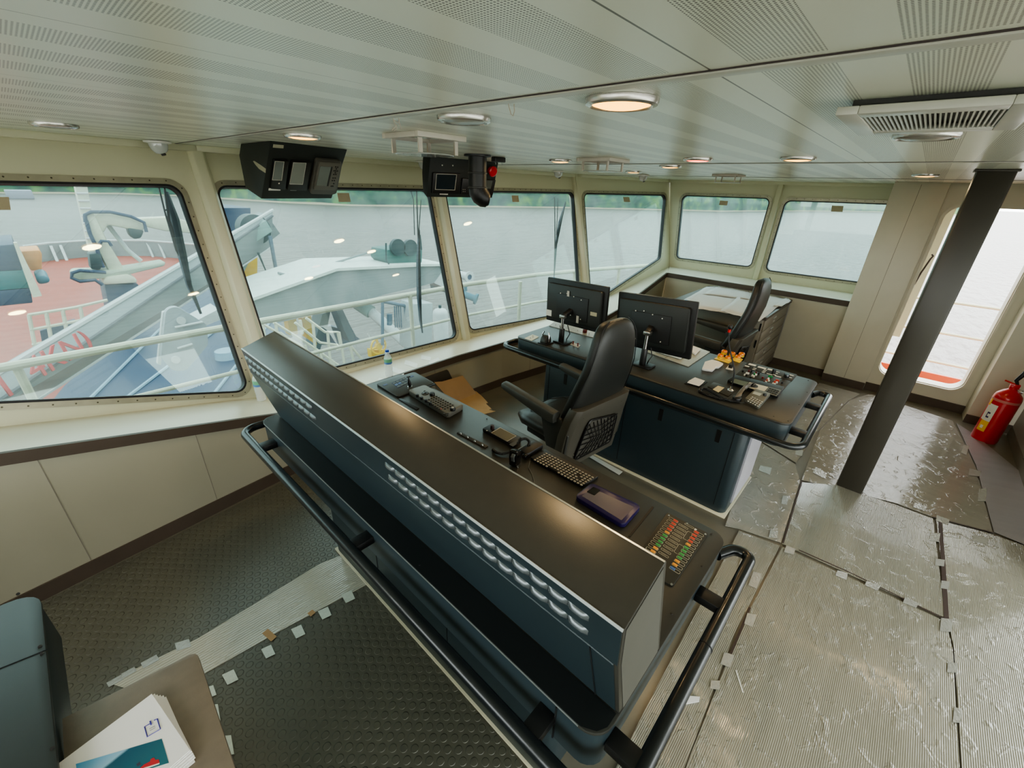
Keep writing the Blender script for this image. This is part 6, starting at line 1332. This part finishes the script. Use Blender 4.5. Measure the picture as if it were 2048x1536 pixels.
# ------------------------------------------------------------------ overhead instrument boxes
BOXM = mat('instrument_box_black', (.014, .018, .016), .55, noise_a=.1, bump=.05, bump_s=300)
def facebox(name, label, side, front, depth):
    """side: profile points of the left cheek (3D); extruded by the vector front"""
    t = thing(name, label, 'instrument box', tuple(side[0])); MB().prism(side, front).done('box_housing', BOXM, t, bev=.004); return t
XL = .975
side = [ax(480.5, 283.5, XL), ax(478, 310, XL), ax(491, 376, XL), ax(522.7, 397.7, XL), ax(541, 283, XL)]
for p in (side[0], side[-1]): p.z = H-.001
TR_x = 1.455; tr = ax(688, 299, TR_x); tr.z = H-.001; br = ax(668, 389, TR_x)
front = ((tr-side[-1])+(br-side[3]))/2; front.z = 0
t = facebox('overhead_instrument_box', 'black overhead instrument box with three displays, above the second window', side, front, .3)
fo = side[3]; fu = front.normalized(); fv = (side[-1]-side[3]); fv = (fv-fu*fv.dot(fu)).normalized(); fn = fu.cross(fv); fn = fn if fn.dot(CAM-fo) > 0 else -fn
def onface(px, py, off=0): return apl(px, py, fo+fn*off, fn)
def facepad(name, px, off, h, m, t, bev=.002, r=.004): return MB().prism(round_poly([onface(x, y, off) for x, y in px], r, 4), fn*h).done(name, m, t, bev=bev)
def q8(*p): return [(470+x/8.533, 260+y/8.533) for x, y in p]
def sub(parent_name, label_, polys): pass
facepad('label_strip', q8((652, 243), (830, 258), (825, 312), (645, 298)), .0005, .001, mat('cream_label', (.42, .40, .30), .5), t, 0, .001)
d1_ = facepad('instrument_bezel', q8((645, 480), (885, 490), (830, 985), (585, 965)), .0, .018, BLK, t, .003)
facepad('screen_border', q8((680, 530), (842, 540), (800, 862), (632, 855)), .0182, .0006, LGREY, t, 0, .001); facepad('screen', q8((690, 540), (832, 549), (791, 852), (643, 846)), .019, .0006, SCREEN, t, 0, .001); facepad('label_strip', q8((575, 992), (778, 998), (772, 1032), (570, 1030)), .0005, .001, WHITE, t, 0, .0005)
MB().cyl(onface(470+750/8.533, 260+910/8.533, .018), onface(470+750/8.533, 260+910/8.533, .0195), .004, n=12).done('sensor_eye', LGREY, t)
facepad('instrument_bezel', q8((945, 500), (1275, 520), (1195, 1000), (865, 990)), .0, .018, BLK, t, .003)
facepad('screen_border', q8((995, 553), (1218, 562), (1158, 932), (928, 925)), .0182, .0006, LGREY, t, 0, .001); facepad('screen', q8((1004, 562), (1208, 571), (1150, 922), (938, 916)), .019, .0006, mat('grey_screen_light', (.16, .18, .165), .2, coat=.3), t, 0, .001); facepad('label_strip', q8((948, 995), (1055, 998), (1048, 1032), (942, 1030)), .0005, .001, WHITE, t, 0, .0005)
facepad('plotter_case', q8((1380, 458), (1770, 492), (1795, 540), (1700, 1040), (1640, 1060), (1270, 1050), (1250, 1010), (1350, 490)), .0, .022, mat('plotter_grey', (.085, .083, .072), .45), t, .004, .01); facepad('plotter_face', q8((1420, 530), (1790, 550), (1700, 1010), (1330, 1000)), .022, .012, mat('plotter_face_grey', (.13, .127, .11), .45), t, .003, .006)
facepad('plotter_screen', q8((1455, 620), (1645, 628), (1570, 955), (1385, 945)), .0342, .0006, SCREEN, t, 0, .002); facepad('screen_dark_edge', q8((1640, 625), (1668, 627), (1592, 958), (1562, 955)), .0342, .0008, BLK, t, 0, .001)  # black strip along the right edge of the plotter screen
for x, y in ((1718, 628), (1752, 632), (1728, 662), (1690, 695), (1718, 695), (1748, 697), (1710, 727), (1686, 757), (1720, 757), (1672, 818), (1708, 818), (1660, 862), (1694, 862), (1684, 912), (1642, 957), (1668, 957)):
    p = onface(470+x/8.533, 260+y/8.533, .034); MB().cyl(p, p+fn*.003, .0042, n=10).done('plotter_key', BLK, t)
# torn sticker on the left cheek
ck = side; MB().prism([ax(470+x/8.533, 260+y/8.533, XL-.0012) for x, y in ((305, 530), (330, 528), (440, 600), (525, 662), (520, 735), (410, 665), (345, 590))], (.0006, 0, 0)).done('torn_sticker', mat('cream_label', (.42, .40, .30), .5), t, smooth=False)
XL = 2.05
side = [ax(845.5, 313.8, XL), ax(844, 345, XL), ax(846, 384, XL), ax(853.3, 394, XL), ax(861, 313.8, XL)]
for p in (side[0], side[-1]): p.z = H-.001
tr = ay(997, 322.3, side[-1].y-.06); front = Vector((tr.x-side[-1].x, -.06, 0))
t = facebox('overhead_instrument_box', 'black overhead instrument box with red knob, partly behind the searchlight handle', side, front, .3)
fo = side[3]; fu = front.normalized(); fv = (side[-1]-side[3]); fv = (fv-fu*fv.dot(fu)).normalized(); fn = fu.cross(fv); fn = fn if fn.dot(CAM-fo) > 0 else -fn
def q6(*p): return [(740+x/6.4, 220+y/6.4) for x, y in p]
facepad('instrument_bezel', q6((795, 795), (1145, 805), (1130, 1070), (780, 1060)), .0, .016, BLK, t, .003); facepad('screen_border', q6((850, 815), (1113, 825), (1088, 1028), (832, 1020)), .0162, .0006, LGREY, t, 0, .001); facepad('screen', q6((857, 823), (1104, 832), (1081, 1021), (841, 1013)), .017, .0006, mat('night_blue_screen', (.012, .022, .030), .2), t, 0, .001); facepad('label_strip', q6((895, 1062), (1000, 1068), (996, 1086), (890, 1082)), .0005, .001, WHITE, t, 0, .0005)
facepad('keypad_bezel', q6((1175, 870), (1600, 890), (1560, 1085), (1150, 1070)), .0, .012, BLK, t, .002); facepad('small_display', q6((1490, 905), (1570, 905), (1545, 1010), (1480, 1005)), .0125, .0006, SCREEN, t, 0, .001)
for x, y in ((1192, 1018), (1215, 1018), (1192, 1045), (1215, 1045)): p = onface(740+x/6.4, 220+y/6.4, .012); MB().cyl(p, p+fn*.002, .003, n=8).done('keypad_key', LGREY, t)
for x, y in ((922, 706), (1058, 710)): p = onface(740+x/6.4, 220+y/6.4, 0); MB().cyl(p, p+fn*.004, .0045, n=10).done('white_stud', WHITE, t)
p = onface(981.5, 341, 0); MB().lathe([(.030, 0), (.030, .02), (.038, .024), (.038, .034), (.030, .040), (0, .040)], p, 28, fn).done('red_knob', mat('emergency_red', (.62, .02, .03), .25, coat=.4), t)
# ------------------------------------------------------------------ searchlight handle through the ceiling
c = az(955, 309, H); c.z = 0
def zat(px, py):
    d = ray(px, py); s = math.hypot(c.x, c.y)/math.hypot(d.x, d.y); return CAMZ+d.z*s
t = thing('searchlight_handle', 'black cylindrical searchlight handle with elbow hanging from the ceiling', 'searchlight handle', (c.x, c.y, H)); zl = zat(953, 376); R_ = .056
MB().lathe([(.082, -.010), (.082, 0), (0, 0)], (0, 0, -.001), 32).done('ceiling_flange', BLK, t, local=True); MB().lathe([(R_, zl-H), (R_, -.012)], (0, 0, 0), 32).done('cylinder_tube', mat('handle_black', (.012, .013, .012), .42), t, local=True)
for z in (zl-H+.002, (zl-H)*.55): MB().lathe([(R_+.001, z-.004), (R_+.004, z-.002), (R_+.004, z+.004), (R_+.001, z+.006)], (0, 0, 0), 32).done('clamp_ring', DGREY, t, local=True)
dd = Vector((.75, -.55, 0)).normalized(); P = [Vector((0, 0, zl-H+.002)), Vector((0, 0, zl-H-.02))+dd*.004, Vector((0, 0, zl-H-.042))+dd*.018, Vector((0, 0, zl-H-.058))+dd*.040, Vector((0, 0, zl-H-.064))+dd*.062]
MB().tube(P, R_, 24, taper=[1.0, 1.06, 1.06, 1.0, .86]).done('elbow', BLK, t, local=True); MB().cyl(P[-1], P[-1]+dd*.012-Vector((0, 0, .002)), .042, .034, 24).done('elbow_cap', BLK, t, local=True)
b = az(997, 314, H); o = thing('ceiling_clip_box', 'small black clip box on the ceiling right of the searchlight handle', 'clip box', (b.x, b.y, H)); MB().box(-.05, .05, -.018, .018, -.030, -.001).done('clip_body', BLK, o, local=True, bev=.005)
for x in (-.03, .03): MB().tube([(x, 0, -.03), (x+.004, -.002, -.045), (x+.010, 0, -.036)], .0015, 6).done('hook', STEELB, o, local=True)
# ------------------------------------------------------------------ loose wires
WR = mat('loose_wire_beige', (.50, .44, .36), .5)
for px, lab in (([(786, 233), (788, 244), (794, 256), (788, 262)], 'left'), ([(1017, 206), (1018, 214), (1022, 228), (1026, 232), (1029, 222), (1028, 206)], 'right')):
    o = az(px[0][0], px[0][1], H); nrm = Vector((o.x, o.y, 0)).normalized(); t = thing('loose_wire', 'thin beige wires hanging from the ceiling seam, %s bunch' % lab, 'wire', tuple(o))
    f = lambda p: apl(p[0], p[1], o, nrm)
    a = [f(p) for p in px]; a[0].z = H-.001
    if lab == 'right': a[-1].z = H-.001
    MB().tube(a, .0011, 5).done('wire', WR, t)
    if lab == 'left':
        for q in ([(797, 232), (799, 246), (803, 258)], [(788, 240), (796, 246), (799, 238)], [(794, 250), (786, 258), (784, 261)]): b = [f(p) for p in q]; MB().tube(b, .0010, 5).done('wire', WR, t)
# ------------------------------------------------------------------ small detail on the right of the near console: pens and notes
# ------------------------------------------------------------------ light
w = bpy.data.worlds.new('overcast'); bpy.context.scene.world = w; w.use_nodes = True; nt = w.node_tree; bg = nt.nodes['Background']
tc = nt.nodes.new('ShaderNodeTexCoord'); sp = nt.nodes.new('ShaderNodeSeparateXYZ'); nt.links.new(tc.outputs['Generated'], sp.inputs[0])
cr = nt.nodes.new('ShaderNodeValToRGB'); nt.links.new(sp.outputs[2], cr.inputs[0])
cr.color_ramp.elements[0].position = 0; cr.color_ramp.elements[0].color = (.80, .86, .84, 1); cr.color_ramp.elements[1].position = .6; cr.color_ramp.elements[1].color = (.95, .98, 1.0, 1)
nt.links.new(cr.outputs[0], bg.inputs[0]); bg.inputs[1].default_value = 4.2
sc = bpy.context.scene
sc.view_settings.view_transform = 'AgX'; sc.view_settings.look = 'AgX - Medium High Contrast'; sc.view_settings.exposure = 0.85
sc.cycles.max_bounces = 10; sc.cycles.diffuse_bounces = 5; sc.cycles.glossy_bounces = 4; sc.cycles.transparent_max_bounces = 16
sc.cycles.use_denoising = True; sc.cycles.sample_clamp_indirect = 8; sc.cycles.caustics_reflective = False; sc.cycles.caustics_refractive = False
